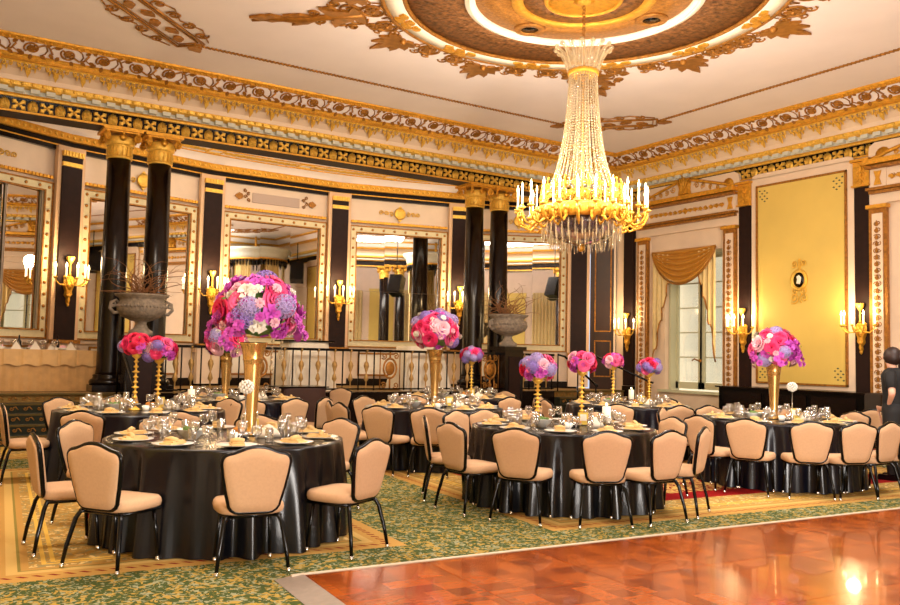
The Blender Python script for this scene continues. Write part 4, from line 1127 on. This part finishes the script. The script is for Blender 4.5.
def crystal_ball(x, y, k):
    t = thing('crystal_candle_holder', 'white crystal globe candle holder on a thin stem, '+TB[k][2], 'candle holder', (x, y, ZT))
    MB().lathe([(.04, 0), (.04, .005), (.006, .01), (.005, .36), (.02, .37), (.001, .37)], 12).build('stem', steel, t)
    g = MB()
    for i in range(46):
        ph = math.acos(1-2*(i+.5)/46); th = pi*(1+5**.5)*i; g.ball((.055*sin(ph)*cos(th), .055*sin(ph)*sin(th), .425+.05*cos(ph)), .014, 5)
    g.build('crystal_globe', china, t)
crystal_ball(2.38, 6.85, 'T1'); crystal_ball(9.28, 6.55, 'T3')
# ================================================================ CHANDELIER
ch = thing('chandelier', 'tiered crystal chandelier with two rings of electric candles, hanging from the ceiling medallion', 'chandelier', (CHAN[0], CHAN[1], 0))
cm_ = MB()
for i in range(14):
    z = 6.36-.05*i; T = TRS((0, 0, z), rz=(i % 2)*pi/2)
    cm_.tube([(.022*cos(2*pi*k/10), 0, .034*sin(2*pi*k/10)) for k in range(10)], .006, 5, closed=True, T=T)
cm_.build('chain', gold_d, ch)
MB().lathe([(.001, 0), (.12, 0), (.14, -.04), (.09, -.07), (.001, -.09)], 20, (0, 0, 6.38)).build('ceiling_canopy', gold, ch)
# crown of glass plumes, z 5.33..5.75
cr = MB().lathe([(.19, 5.32), (.21, 5.33), (.21, 5.38), (.19, 5.39)], 28)
cro = cr.build('crown_ring', gold, ch)
plm = MB(); P = []; Fc = []
for j in range(7):
    v = j/6; w = .028+.028*sin(pi*min(v, .85)); y = .19+.02*v+.17*v**2.2; z = 5.36+.36*v-.03*v**4
    P += [(-w, y-.015, z), (-w*.4, y+.012, z), (w*.4, y+.012, z), (w, y-.015, z)]
for j in range(6):
    for k in range(3): a = j*4+k; Fc.append((a, a+1, a+5, a+4))
plm.add(P, Fc, True); plm.tube([(0, .2, 5.36), (0, .25, 5.5), (0, .31, 5.62), (0, .37, 5.7)], .01, 4); plm.ball((0, .375, 5.69), .035, 8)
p0 = plm.build('glass_plume', crystal, cro)
for k in range(1, 16): inst(p0, cro, TRS((0, 0, 0), rz=2*pi*k/16))
# crystal strands from the crown down to the ring (z 5.33 -> 3.72)
std = MB(); NB = 44
def srt(v): return .185+.17*v**1.5+.12*v**5
std.tube([(0, srt(i/12), 5.33-1.62*i/12) for i in range(13)], .003, 4)
for i in range(NB):
    v = (i+.5)/NB; std.ball((0, srt(v), 5.33-1.62*v), .0135, 5, sz=1.25)
s0 = std.build('crystal_strand', crystal, ch)
for k in range(1, 34): inst(s0, ch, TRS((0, 0, 0), rz=2*pi*k/34))
sti = MB(); sti.tube([(0, .07, 5.33), (0, .12, 3.72)], .003, 4)
for i in range(34): v = (i+.5)/34; sti.ball((0, .07+.05*v, 5.33-1.6*v), .014, 5)
s1 = sti.build('crystal_strand', crystal, ch)
for k in range(1, 12): inst(s1, ch, TRS((0, 0, 0), rz=2*pi*k/12))
MB().tube([(0, 0, 5.7), (0, 0, 3.2)], .018, 8).build('centre_rod', gold, ch)
# gilt ring, z ~3.35..3.5
rg = MB().lathe([(.50, 3.34), (.54, 3.33), (.58, 3.35), (.60, 3.42), (.585, 3.47), (.60, 3.5), (.56, 3.52), (.52, 3.5), (.5, 3.42)], 48)
rgo = rg.build('gilt_ring', gold, ch)
ro = MB().lathe([(.001, 0), (.03, .004), (.045, .02), (.001, .035)], 8, T=TRS((0, .6, 3.43), rx=-pi/2))
r0 = ro.build('rosette', gold_b, rgo)
for k in range(1, 24): inst(r0, rgo, TRS((0, 0, 0), rz=2*pi*k/24))
# gilt scrolled filigree gallery above the ring
fg = MB()
for s in (-1, 1):
    fg.tube([(s*.05+p[0], .55, 3.62+p[1]) for p in spiral(.01, .06, 1.6, 16, 0, s)], .008, 4)
    fg.tube([(s*.03+p[0], .53, 3.75+p[1]) for p in spiral(.008, .04, 1.4, 12, 1, s)], .007, 4)
fg.tube([(0, .56, 3.5), (0, .53, 3.84)], .01, 4); fg.ball((0, .52, 3.86), .02, 6)
f0 = fg.build('filigree_scroll', gold, ch)
for k in range(1, 22): inst(f0, ch, TRS((0, 0, 0), rz=2*pi*k/22))
# arms with candles
arm = MB(); arm.tube([(0, .58, 3.43), (0, .64, 3.3), (0, .72, 3.24), (0, .81, 3.27), (0, .86, 3.36), (0, .86, 3.44)], [.018, .017, .016, .016, .014, .012], 6)
arm.tube([(0, .60+p[0], 3.34+p[1]) for p in spiral(.01, .055, 1.3, 14, 0, 1)], .009, 5)
a0 = arm.build('candle_arm', gold, ch)
pan = MB().lathe([(.012, 3.43), (.045, 3.45), (.048, 3.465), (.018, 3.46), (.02, 3.5), (.001, 3.5)], 12, (0, .86, 0)); pan0 = pan.build('drip_pan', gold_b, a0)
can0 = MB().lathe([(.012, 3.48), (.012, 3.68), (.001, 3.685)], 10, (0, .86, 0)).build('candle', candle_t, a0)
fl0 = MB().lathe([(.001, 3.68), (.011, 3.70), (.015, 3.72), (.007, 3.76), (.001, 3.79)], 8, (0, .86, 0)).build('flame_bulb', flame, a0)
MB().ball((0, .86, 3.40), .015, 6, sz=1.6).build('crystal_drop', crystal, a0)
NA = 24
def copy_arm(scale, rot, dz):
    Mx = TRS((0, 0, dz), rz=rot, s=(scale, scale, 1))
    c = inst(a0, ch, Mx)
    for q in list(a0.children): i_ = inst(q, c, Matrix.Identity(4))
for k in range(1, NA): copy_arm(1, 2*pi*k/NA, 0)
for k in range(12): copy_arm(.76, 2*pi*(k+.5)/12, -.02)
# hanging prisms
pr = MB().lathe([(.001, 0), (.009, -.015), (.012, -.05), (.010, -.24), (.001, -.27)], 5)
pm = pr.build('crystal_prism', crystal, ch); pm.matrix_local = TRS((.52, 0, 3.32))
for rr, n, z in ((.52, 36, 3.32), (.42, 26, 3.22), (.28, 16, 3.18)):
    for k in range(n):
        if rr == .52 and k == 0: continue
        a = 2*pi*k/n; inst(pm, ch, TRS((rr*cos(a), rr*sin(a), z)))
sm_ = MB()
MB().lathe([(.5, 3.36), (.48, 3.25), (.4, 3.12), (.22, 3.04), (.05, 3.0), (.001, 2.99)], 28).build('smoked_glass_bowl', crystal_g, ch)
MB().ball((0, 0, 2.97), .05, 10).build('finial', gold, ch)
# ================================================================ SCONCES
def make_sconce():
    t = thing('wall_sconce', 'x', 'sconce')        # local -Y points out of the wall, origin at the arms' junction
    b = MB().prism([(0, -.5), (.03, -.42), (.02, -.36), (.07, -.3), (.06, -.22), (.1, -.12), (.085, -.02), (.1, .06), (.05, .1), (-.05, .1), (-.1, .06), (-.085, -.02), (-.1, -.12), (-.06, -.22), (-.07, -.3), (-.02, -.36), (-.03, -.42)], 0, -.07, bevel=.15)
    b.ball((0, -.05, -.12), .06, 10, sz=1.4); b.ball((0, -.05, -.3), .04, 8, sz=1.2); b.ball((0, -.03, -.47), .03, 8, sz=1.6)
    b.build('backplate', gold, t)
    f = MB().lathe([(.012, .08), (.03, .1), (.018, .13), (.015, .3), (.04, .33), (.075, .4), (.06, .42), (.03, .4), (.001, .4)], 12, (0, -.06, 0))
    for k in range(7): f.ball((.055*cos(k*.9), -.06+.055*sin(k*.9), .42), .028, 6)
    f.build('plume_finial', gold_b, t)
    for i, (x, y) in enumerate(((-.33, -.14), (-.19, -.27), (.0, -.32), (.19, -.27), (.33, -.14))):
        l = hypot(x, y+.03); m = MB(); dx, dy = x, y+.05
        m.tube([(0, -.05, -.06), (dx*.3, -.05+dy*.3, -.1), (dx*.65, -.05+dy*.65, -.11), (dx*.92, -.05+dy*.92, -.05), (x, y, .02)], .013, 6)
        m.tube([(dx*.35+p[0]*.6, -.05+dy*.35, -.04+p[1]) for p in spiral(.01, .045, 1.3, 12, 0, 1)], .008, 4)
        a = m.build('arm', gold_b, t)
        MB().lathe([(.01, .0), (.04, .02), (.042, .03), (.015, .03), (.015, .05), (.001, .05)], 10, (x, y, 0)).build('drip_pan', gold_b, a)
        MB().lathe([(.014, .04), (.014, .2), (.001, .205)], 8, (x, y, 0)).build('candle', candle_t, a)
        MB().lathe([(.001, .2), (.016, .22), (.02, .245), (.01, .28), (.001, .31)], 8, (x, y, 0)).build('flame_bulb', flame, a)
    return t
sc0 = make_sconce()
SCN = []
for i, a in enumerate(BAY[1:5]):
    SCN.append((arc(a, AR-.17, 2.78), -radians(a), 'gilt five-light wall sconce ' + ['on the pilaster left of the first black column', 'on the pilaster between the left mirrors, behind the large bouquet', 'on the pilaster right of the reflection of the speakers', 'on the pilaster half hidden by the right pair of columns'][i]))
for y, lb in ((15.22, 'gilt wall sconce in the corner left of the draped window'), (11.76, 'gilt wall sconce between the draped window and the yellow panel'), (9.1, 'gilt wall sconce right of the yellow panel')):
    SCN.append((Vector((X1-.09, y, 2.2)), -pi/2, lb))
for i, (p, rz, lb) in enumerate(SCN):
    s = sc0 if i == 0 else copy_tree(sc0)
    s.location = p; s.rotation_euler = (0, 0, rz); s['label'] = lb; s['group'] = 'gilt wall sconces'
    q = p + Matrix.Rotation(rz, 3, 'Z') @ Vector((0, -.34, .38)); lamp('POINT', q, 40 if p.x < 14 else 26, (1, .7, .36), .12)
# ================================================================ URNS WITH BRANCHES
def urn(x, y, z, lb, seed):
    t = thing('stone_urn', lb, 'urn', (x, y, z), 0, 'stone urns')
    MB().lathe([(.2, 0), (.2, .08), (.13, .12), (.09, .2), (.1, .24), (.2, .27), (.33, .33), (.4, .42), (.41, .52), (.36, .6), (.37, .64), (.44, .68), (.45, .71), (.38, .72), (.33, .6), (.001, .55)], 32).build('bowl', stone, t)
    mg = MB()
    for i in range(40): a = 2*pi*i/40; mg.ball((.405*cos(a), .405*sin(a), .5), .028, 5)
    mg.build('egg_band', stone, t)
    for s in (-1, 1):
        h = MB(); h.tube([(s*.34, 0, .4), (s*.45, 0, .38), (s*.52, 0, .46), (s*.5, 0, .56), (s*.42, 0, .6), (s*.38, 0, .56)], [.03, .03, .03, .028, .025, .02], 8)
        h.tube([(s*.47+p[0], 0, .53+p[1]) for p in spiral(.01, .05, 1.3, 12, 0, s)], .018, 5); h.build('handle', stone, t)
    rnd = random.Random(seed)
    bt = thing('bare_branches', 'spray of bare curly twigs standing in the ' + ('left' if x < 7 else 'right') + ' stone urn', 'branches', (x, y, z+.62))
    for i in range(46):
        a = rnd.uniform(0, 6.28); sp = rnd.uniform(.1, .6); L_ = rnd.uniform(.5, 1.0); p = Vector((rnd.uniform(-.1, .1), rnd.uniform(-.1, .1), 0)); pts = [p.copy()]
        d = Vector((cos(a)*sp, sin(a)*sp, 1)).normalized()
        for k in range(11):
            d = (d+Vector((rnd.uniform(-.75, .75), rnd.uniform(-.75, .75), rnd.uniform(-.35, .25)))).normalized(); p = p+d*L_/9; p.z = max(p.z, .1*k/10); pts.append(p.copy())
        MB().tube(pts, [.011-.0008*k for k in range(12)], 4).build('twig', twig, bt)
for x, lb, sd in ((3.33, 'weathered grey stone urn with scroll handles before the left column pair', 1), (11.25, 'weathered grey stone urn with scroll handles beside the right column pair', 2)):
    p = thing('urn_pedestal', 'dark square pedestal carrying the %s stone urn' % ('left' if x < 7 else 'right'), 'pedestal', (x, 15.1 if x < 7 else 15.15, 0 if False else 0))
    MB().box((0, 0, .85), (.5, .5, 1.7)).box((0, 0, .1), (.58, .58, .2)).box((0, 0, 1.68), (.6, .6, .08)).build('shaft', black_m, p)
    MB().box((0, -.26, 1.0), (.3, .02, 1.0)).build('front_panel', brown_p, p)
    urn(x, 15.1 if x < 7 else 15.15, 1.72, lb, sd)
# ================================================================ RAILING
def baluster_gold(par, x, z0):
    o = MB().lathe([(.02, 0), (.03, .03), (.012, .06), (.014, .2), (.05, .26), (.03, .34), (.012, .38), (.055, .52), (.045, .58), (.015, .62), (.012, .78), (.04, .82), (.04, .85)], 10)
    return o
bl0 = None
def railing(xa, xb, lb, orn, y=15.3):
    global bl0
    t = thing('railing', lb, 'railing', ((xa+xb)/2, y, DZ)); L_ = xb-xa
    MB().box((0, 0, .835), (L_, .07, .05)).build('top_rail', blackm, t)
    MB().box((0, 0, .06), (L_, .04, .03)).build('bottom_rail', blackm, t)
    n = int(L_/.175)
    for i in range(n+1):
        x = -L_/2+.05+i*(L_-.1)/n
        if any(abs(x+(xa+xb)/2-q) < .24 for q in orn): continue
        if i % 2 == 0: MB().box((x, 0, .43), (.022, .022, .8)).build('bar', blackm, t)
        else:
            Mx = TRS((x, 0, .0))
            if bl0 is None: bl0 = baluster_gold(t, x, 0).build('gilt_baluster', mat('aged_gilt', '#b08a4e', .5, .4, noise=.2, scale=20), t); bl0.matrix_local = Mx
            else: inst(bl0, t, Mx)
    for q in orn:
        x = q-(xa+xb)/2; p = MB()
        p.tube([(x-.23, 0, .04), (x-.23, 0, .82), (x+.23, 0, .82), (x+.23, 0, .04)], .016, 4, closed=True)
        po = p.build('ornate_panel', gold_d, t)
        m = MB(); m.tube([(x+.15*cos(2*pi*i/28), 0, .48+.2*sin(2*pi*i/28)) for i in range(28)], .022, 6, closed=True)
        m.lathe([(.001, -.02), (.1, -.012), (.11, 0), (.1, .012), (.001, .02)], 18, T=TRS((x, 0, .48), rx=pi/2), sy=1.3)
        for s in (-1, 1):
            for sz in (-1, 1): m.tube([(x+s*.14+p_[0], 0, .43+sz*.3+p_[1]) for p_ in spiral(.01, .07, 1.4, 14, 0, s*sz)], .014, 4)
        m.tube([(x, 0, .05), (x, 0, .28)], .02, 5); m.tube([(x, 0, .68), (x, 0, .82)], .02, 5); m.build('oval_ornament', gold_d, po)
    return t
railing(4.05, 10.5, 'long black railing with gilt balusters along the terrace between the column pairs', (5.55, 8.35))
railing(11.6, 12.7, 'short black railing with gilt balusters right of the right column pair', (11.0,))
railing(10.55, 11.5, 'railing section with oval gilt panel in front of the right columns', (10.75,), 15.12)
railing(3.05, 4.0, 'railing section with gilt strips before the left column pair', (), 15.12)
for xa, xb, lb in ((3.0, 3.0, 'sloping black handrail beside the left stairs'), (12.75, 12.75, 'sloping black handrail beside the right stairs')):
    t = thing('handrail', lb, 'handrail', (xa, 15.2, 0))
    MB().tube([(0, 0, DZ+.85), (0, -.25, DZ+.8), (0, -1.25, .95), (0, -1.35, .9)], .025, 8).build('rail', blackm, t)
    for yy, z in ((-1.3, .9), (-.7, 1.2), (0, DZ+.85)): MB().tube([(0, yy, 0 if yy < -.1 else DZ), (0, yy, z)], .018, 6).build('post', blackm, t)
t = thing('handrail', 'sloping black handrail along the corner left of the draped window', 'handrail', (14.4, 15.2, 0))
MB().tube([(-.9, 0, 1.62), (-.6, 0, 1.6), (.35, -.9, 1.0), (.45, -1.0, .95)], .025, 8).build('rail', blackm, t)
for x_, y_, z_ in ((-.85, 0, 1.62), (.4, -.95, .97)): MB().tube([(x_, y_, .0), (x_, y_, z_)], .018, 6).build('post', blackm, t)
# ================================================================ DRAPED TABLES
def draped(nm, lb, x, y, z, w, d, h, m, flare=.12, fold=.02, n=140, cat='table'):
    t = thing(nm, lb, cat, (x, y, z)); P = []; Fc = []; rows = (0, .05, .3, .6, 1)
    def sq(a):
        c, s = cos(a), sin(a); e = .35; return (w/2*math.copysign(abs(c)**e, c), d/2*math.copysign(abs(s)**e, s))
    P.append((0, 0, h)); 
    for r in rows:
        for i in range(n):
            a = 2*pi*i/n; X_, Y_ = sq(a); k = 1+flare*r/(w/2)*.5; f = 1+fold*r*sin(a*19+sin(a*3)*2)/(w/2)
            P.append((X_*k*f, Y_*(1+flare*r/(d/2)*.5)*f, h*(1-r)+.004))
    Fc = [(0, 1+i, 1+(i+1) % n) for i in range(n)]
    for j in range(len(rows)-1):
        for i in range(n): q = (i+1) % n; Fc.append((1+j*n+i, 1+(j+1)*n+i, 1+(j+1)*n+q, 1+j*n+q))
    MB().add(P, Fc, True).build('drape', m, t); return t
t = draped('bar_table', 'high table in floor-length white linen behind the railing, near the podium', 6.78, 16.1, DZ, .85, .7, .98, linen_w, .3)
MB().box((0, 0, 1.0), (.98, .8, .03)).build('black_top', blackm, t)
draped('bar_table', 'high table in white linen behind the railing, left of the right columns', 9.45, 16.0, DZ, .85, .75, .95, linen_w, .35)
t = draped('podium', 'dark brown cloth covered podium table below the railing', 5.72, 13.75, 0, .82, .6, .9, brownlin, .05, .012)
MB().box((-.05, 0, .905), (.95, .62, .02)).build('black_top', blackm, t)
# buffet on the left terrace
t = thing('buffet_table', 'long buffet table with pleated gold skirt on the left terrace', 'table', (1.2, 16.6, DZ))
MB().box((0, 0, .7), (3.3, .75, .03)).build('tabletop', linen_g, t)
sk = MB(); P = []; Fc = []; n = 200; out = []
for i in range(n): out.append((-1.65+3.3*i/(n-1), -.385))
for i in range(24): out.append((1.65+.01, -.385+.77*i/23))
for i, (x, y) in enumerate(out):
    pl_ = .012*math.asin(sin(i*.75)); P += [(x, y-.01-pl_*0, .71), (x, y-.02-pl_, .0)]
for i in range(len(out)-1): Fc.append((2*i, 2*i+1, 2*i+3, 2*i+2))
sk.add(P, Fc, True).build('skirt', linen_g, t)
sv = MB(); P = []; Fc = []
for i, (x, y) in enumerate(out):
    p_ = (i % 18); pl_ = .03 if p_ < 15 else .0; P += [(x, y-.03, .722), (x, y-.04-pl_, .45+.02*sin(i*.35))]
for i in range(len(out)-1): Fc.append((2*i, 2*i+1, 2*i+3, 2*i+2))
sv.add(P, Fc, True).build('valance', mat('gold_linen_valance', '#d3a668', .65, noise=.1, scale=8), t)
rnd = random.Random(5); zb = DZ+.72
ORD = 'first second third fourth fifth sixth seventh eighth ninth tenth eleventh twelfth thirteenth'.split()
side = ['far left', 'left', 'left centre', 'centre', 'right centre', 'right']
for i in range(13):
    x = -.25+.2*i+rnd.uniform(-.04, .04); y = 16.6+rnd.uniform(-.25, .2)
    c = copy_tree(gl_p[1]); c.location = (x, y, zb); c.scale = (1.25, 1.25, 1.1)
    tag(c, 'clear glass standing on the gold-skirted buffet, %s from its left end' % ORD[i], 'glass', 'glasses on the buffet')
for i in range(9):
    x = .1+.29*i; y = 16.36+rnd.uniform(-.03, .1)
    nb = MB(); nb.add([(0, 0, .15), (-.09, -.04, 0), (.09, -.05, 0), (.07, .06, 0), (-.06, .07, 0), (.02, 0, .17)], [(0, 1, 2), (0, 2, 3), (0, 3, 4), (0, 4, 1), (5, 2, 3)])
    tag(nb.build('folded_napkin', linen_w, None, (x, y, zb)), 'white fan-folded napkin along the front of the buffet, %s from its left end' % ORD[i], 'napkin', 'napkins on the buffet')
for i in range(5):
    x = .3+.5*i; t = thing('dessert_dish', 'pink dessert dish on the %s of the buffet' % side[i+1], 'dish', (x, 16.5, zb), 0, 'dishes on the buffet')
    MB().lathe([(.05, 0), (.1, .04), (.095, .04), (.04, .01), (.001, .01)], 14).build('dish', china, t); MB().ball((0, 0, .05), .06, 8, sz=.6).build('dessert', pinks[3], t)
for i in range(3):
    x = 1.0+.62*i; bt = MB().lathe([(.04, 0), (.042, .02), (.042, .13), (.015, .18), (.014, .25), (.001, .25)], 12)
    tag(bt.build('bottle', blackm, None, (x, 16.72, zb)), 'dark bottle at the back of the buffet, %s' % ['left', 'middle', 'right'][i], 'bottle', 'bottles on the buffet')
# black console by the right wall
t = thing('console', 'long black draped console along the wall under the yellow damask panel', 'console', (14.62, 10.25, 0))
MB().box((0, 0, .48), (.6, 3.2, .96)).build('body', blackm, t); MB().box((-.02, 0, .975), (.68, 3.3, .03)).build('top', black_m, t)
for y_ in (-1.0, 0, 1.0): MB().box((-.31, y_, .48), (.02, .9, .8)).build('door', black_m, t)
# ================================================================ DANCE FLOOR
def parquet():
    m = bpy.data.materials.new('parquet'); m.use_nodes = True; nt = m.node_tree; N = nt.nodes; Lk = nt.links; b = N['Principled BSDF']
    b.inputs['Roughness'].default_value = .2; b.inputs['Coat Weight'].default_value = .3
    tc = N.new('ShaderNodeTexCoord'); v = N.new('ShaderNodeTexVoronoi'); v.feature = 'F1'; v.distance = 'CHEBYCHEV'
    v.inputs['Randomness'].default_value = 0; v.inputs['Scale'].default_value = 6.6; Lk.new(tc.outputs['Object'], v.inputs['Vector'])
    oi = N.new('ShaderNodeObjectInfo')
    wn = N.new('ShaderNodeTexWhiteNoise'); wn.noise_dimensions = '4D'; Lk.new(v.outputs['Position'], wn.inputs['Vector']); Lk.new(oi.outputs['Random'], wn.inputs['W'])
    mp = N.new('ShaderNodeMapping'); mp.inputs['Scale'].default_value = (3, 40, 1); Lk.new(tc.outputs['Object'], mp.inputs[0])
    ns = N.new('ShaderNodeTexNoise'); ns.inputs['Scale'].default_value = 3; Lk.new(mp.outputs[0], ns.inputs['Vector'])
    ad = N.new('ShaderNodeMath'); ad.operation = 'MULTIPLY_ADD'; ad.inputs[1].default_value = .6; Lk.new(wn.outputs['Value'], ad.inputs[0]); Lk.new(ns.outputs[0], ad.inputs[2])
    r = N.new('ShaderNodeValToRGB'); r.color_ramp.elements[0].position = .4; r.color_ramp.elements[1].position = 1.05
    r.color_ramp.elements[0].color = lin('#6a2a0c'); r.color_ramp.elements[1].color = lin('#a34f1a')
    Lk.new(ad.outputs[0], r.inputs[0]); Lk.new(r.outputs[0], b.inputs['Base Color']); return m
pq = parquet()
df = thing('dance_floor', 'portable parquet dance floor of square reddish-brown panels laid on the carpet', 'dance floor', (2.2, 5.33, 0), radians(-3.8))
pan_mb = MB().box((0, 0, .015), (.905, .905, .024)); pp0 = None
for i in range(9):
    for j in range(5):
        Mx = TRS((.08+.455+.91*i, -.06-.455-.91*j, 0))
        if pp0 is None: pp0 = pan_mb.build('panel', pq, df); pp0.matrix_local = Mx
        else: inst(pp0, df, Mx)
MB().prism([(.0, -.0), (9*.91+.08, -.0), (9*.91+.08, .028), (0, .028)], -.03, .0).build('edge_strip', white_tape, df)
rm = MB(); rm.add([(-.11, .0, .003), (.08, .0, .027), (.08, -4.8, .027), (-.11, -4.8, .003)], [(0, 3, 2, 1)]); rm.build('edge_ramp', grey_ramp, df)
# ================================================================ PERSON at the right edge
def person():
    t = thing('person', 'person in black clothes with dark hair, hand on hip, at the right edge', 'person', (10.95, 6.2, 0), radians(15))
    me = bpy.data.meshes.new('body'); J = [('pel', (0, 0, .95), .14), ('wai', (0, .0, 1.08), .12), ('che', (0, .0, 1.25), .145), ('nek', (0, .01, 1.42), .06), ('hd0', (0, .03, 1.5), .062), ('hd1', (0, .04, 1.58), .088), ('hd2', (0, .035, 1.66), .075),
        ('sl', (-.17, 0, 1.36), .062), ('el', (-.33, -.06, 1.13), .043), ('wl', (-.17, .02, .99), .028), ('pl', (-.12, .05, .97), .032),
        ('sr', (.17, 0, 1.36), .062), ('er', (.24, .0, 1.08), .043), ('wr', (.22, .16, .92), .028), ('pr', (.2, .23, .9), .032),
        ('hl', (-.09, 0, .88), .105), ('kl', (-.1, .02, .5), .06), ('al', (-.1, -.02, .1), .04), ('tl', (-.1, .12, .04), .035),
        ('hr', (.09, 0, .88), .105), ('kr', (.1, .03, .5), .06), ('ar', (.11, 0, .1), .04), ('tr', (.12, .14, .04), .035)]
    for s, b_, dx in (('l', (-.12, .05, .97), .0), ('r', (.2, .23, .9), 0)):
        for k in range(4): J.append(('f%s%d' % (s, k), (b_[0]+.05, b_[1]+.045, b_[2]+.02-.017*k-.01), .009)); J.append(('g%s%d' % (s, k), (b_[0]+.085-.006*abs(k-1.5), b_[1]+.03, b_[2]+.01-.019*k-.01), .007))
        J.append(('t%s' % s, (b_[0]+.02, b_[1]+.05, b_[2]+.045), .01))
    ix = {n: i for i, (n, _, _) in enumerate(J)}
    E_ = [('pel','wai'),('wai','che'),('che','nek'),('nek','hd0'),('hd0','hd1'),('hd1','hd2'),('che','sl'),('sl','el'),('el','wl'),('wl','pl'),('che','sr'),('sr','er'),('er','wr'),('wr','pr'),
          ('pel','hl'),('hl','kl'),('kl','al'),('al','tl'),('pel','hr'),('hr','kr'),('kr','ar'),('ar','tr')]
    for s in 'lr':
        for k in range(4): E_ += [('p'+s, 'f%s%d' % (s, k)), ('f%s%d' % (s, k), 'g%s%d' % (s, k))]
        E_.append(('p'+s, 't'+s))
    me.from_pydata([p for _, p, _ in J], [(ix[a], ix[b_]) for a, b_ in E_], [])
    o = bpy.data.objects.new('body', me); COL.objects.link(o); o.parent = t; me.materials.append(skin)
    sk_ = o.modifiers.new('s', 'SKIN'); 
    for i, (_, _, r) in enumerate(J): me.skin_vertices[0].data[i].radius = (r, r)
    me.skin_vertices[0].data[0].use_root = True; sk_.use_smooth_shade = True
    sb = o.modifiers.new('d', 'SUBSURF'); sb.levels = sb.render_levels = 2
    # clothes
    tp = MB().lathe([(.18, .84), (.175, .95), (.16, 1.08), (.175, 1.25), (.185, 1.36), (.14, 1.43), (.075, 1.465)], 24, (0, 0, 0), sy=.85, sx=1.1)
    for s, e in ((-1, (-.29, -.04, 1.19)), (1, (.225, 0, 1.19))): tp.tube([(s*.13, 0, 1.38), (s*.18, 0, 1.36), e], [.075, .078, .062], 12)
    tp.build('shirt', cloth_b, t)
    tr = MB()
    for s in (-1, 1): tr.tube([(s*.07, 0, .98), (s*.09, 0, .86), (s*.1, .025, .5), (s*.105, -.01, .08)], [.13, .125, .085, .075], 14)
    tr.build('trousers', cloth_b, t)
    h = MB().ball((0, .015, 1.615), .115, 14, sz=1.12); h.tube([(0, -.06, 1.66), (.01, -.11, 1.55), (.02, -.1, 1.42), (.02, -.09, 1.33)], [.06, .065, .05, .02], 10); h.build('hair', hair, t)
    for s in (-1, 1): MB().box((s*.105, .04, .035), (.09, .26, .07)).build('shoe', blackm, t)
    f = MB(); f.ball((0, .135, 1.585), .016, 6); 
    for s in (-1, 1): f.ball((s*.035, .12, 1.61), .011, 6)
    f.build('nose_and_eyes', skin, t)
person()
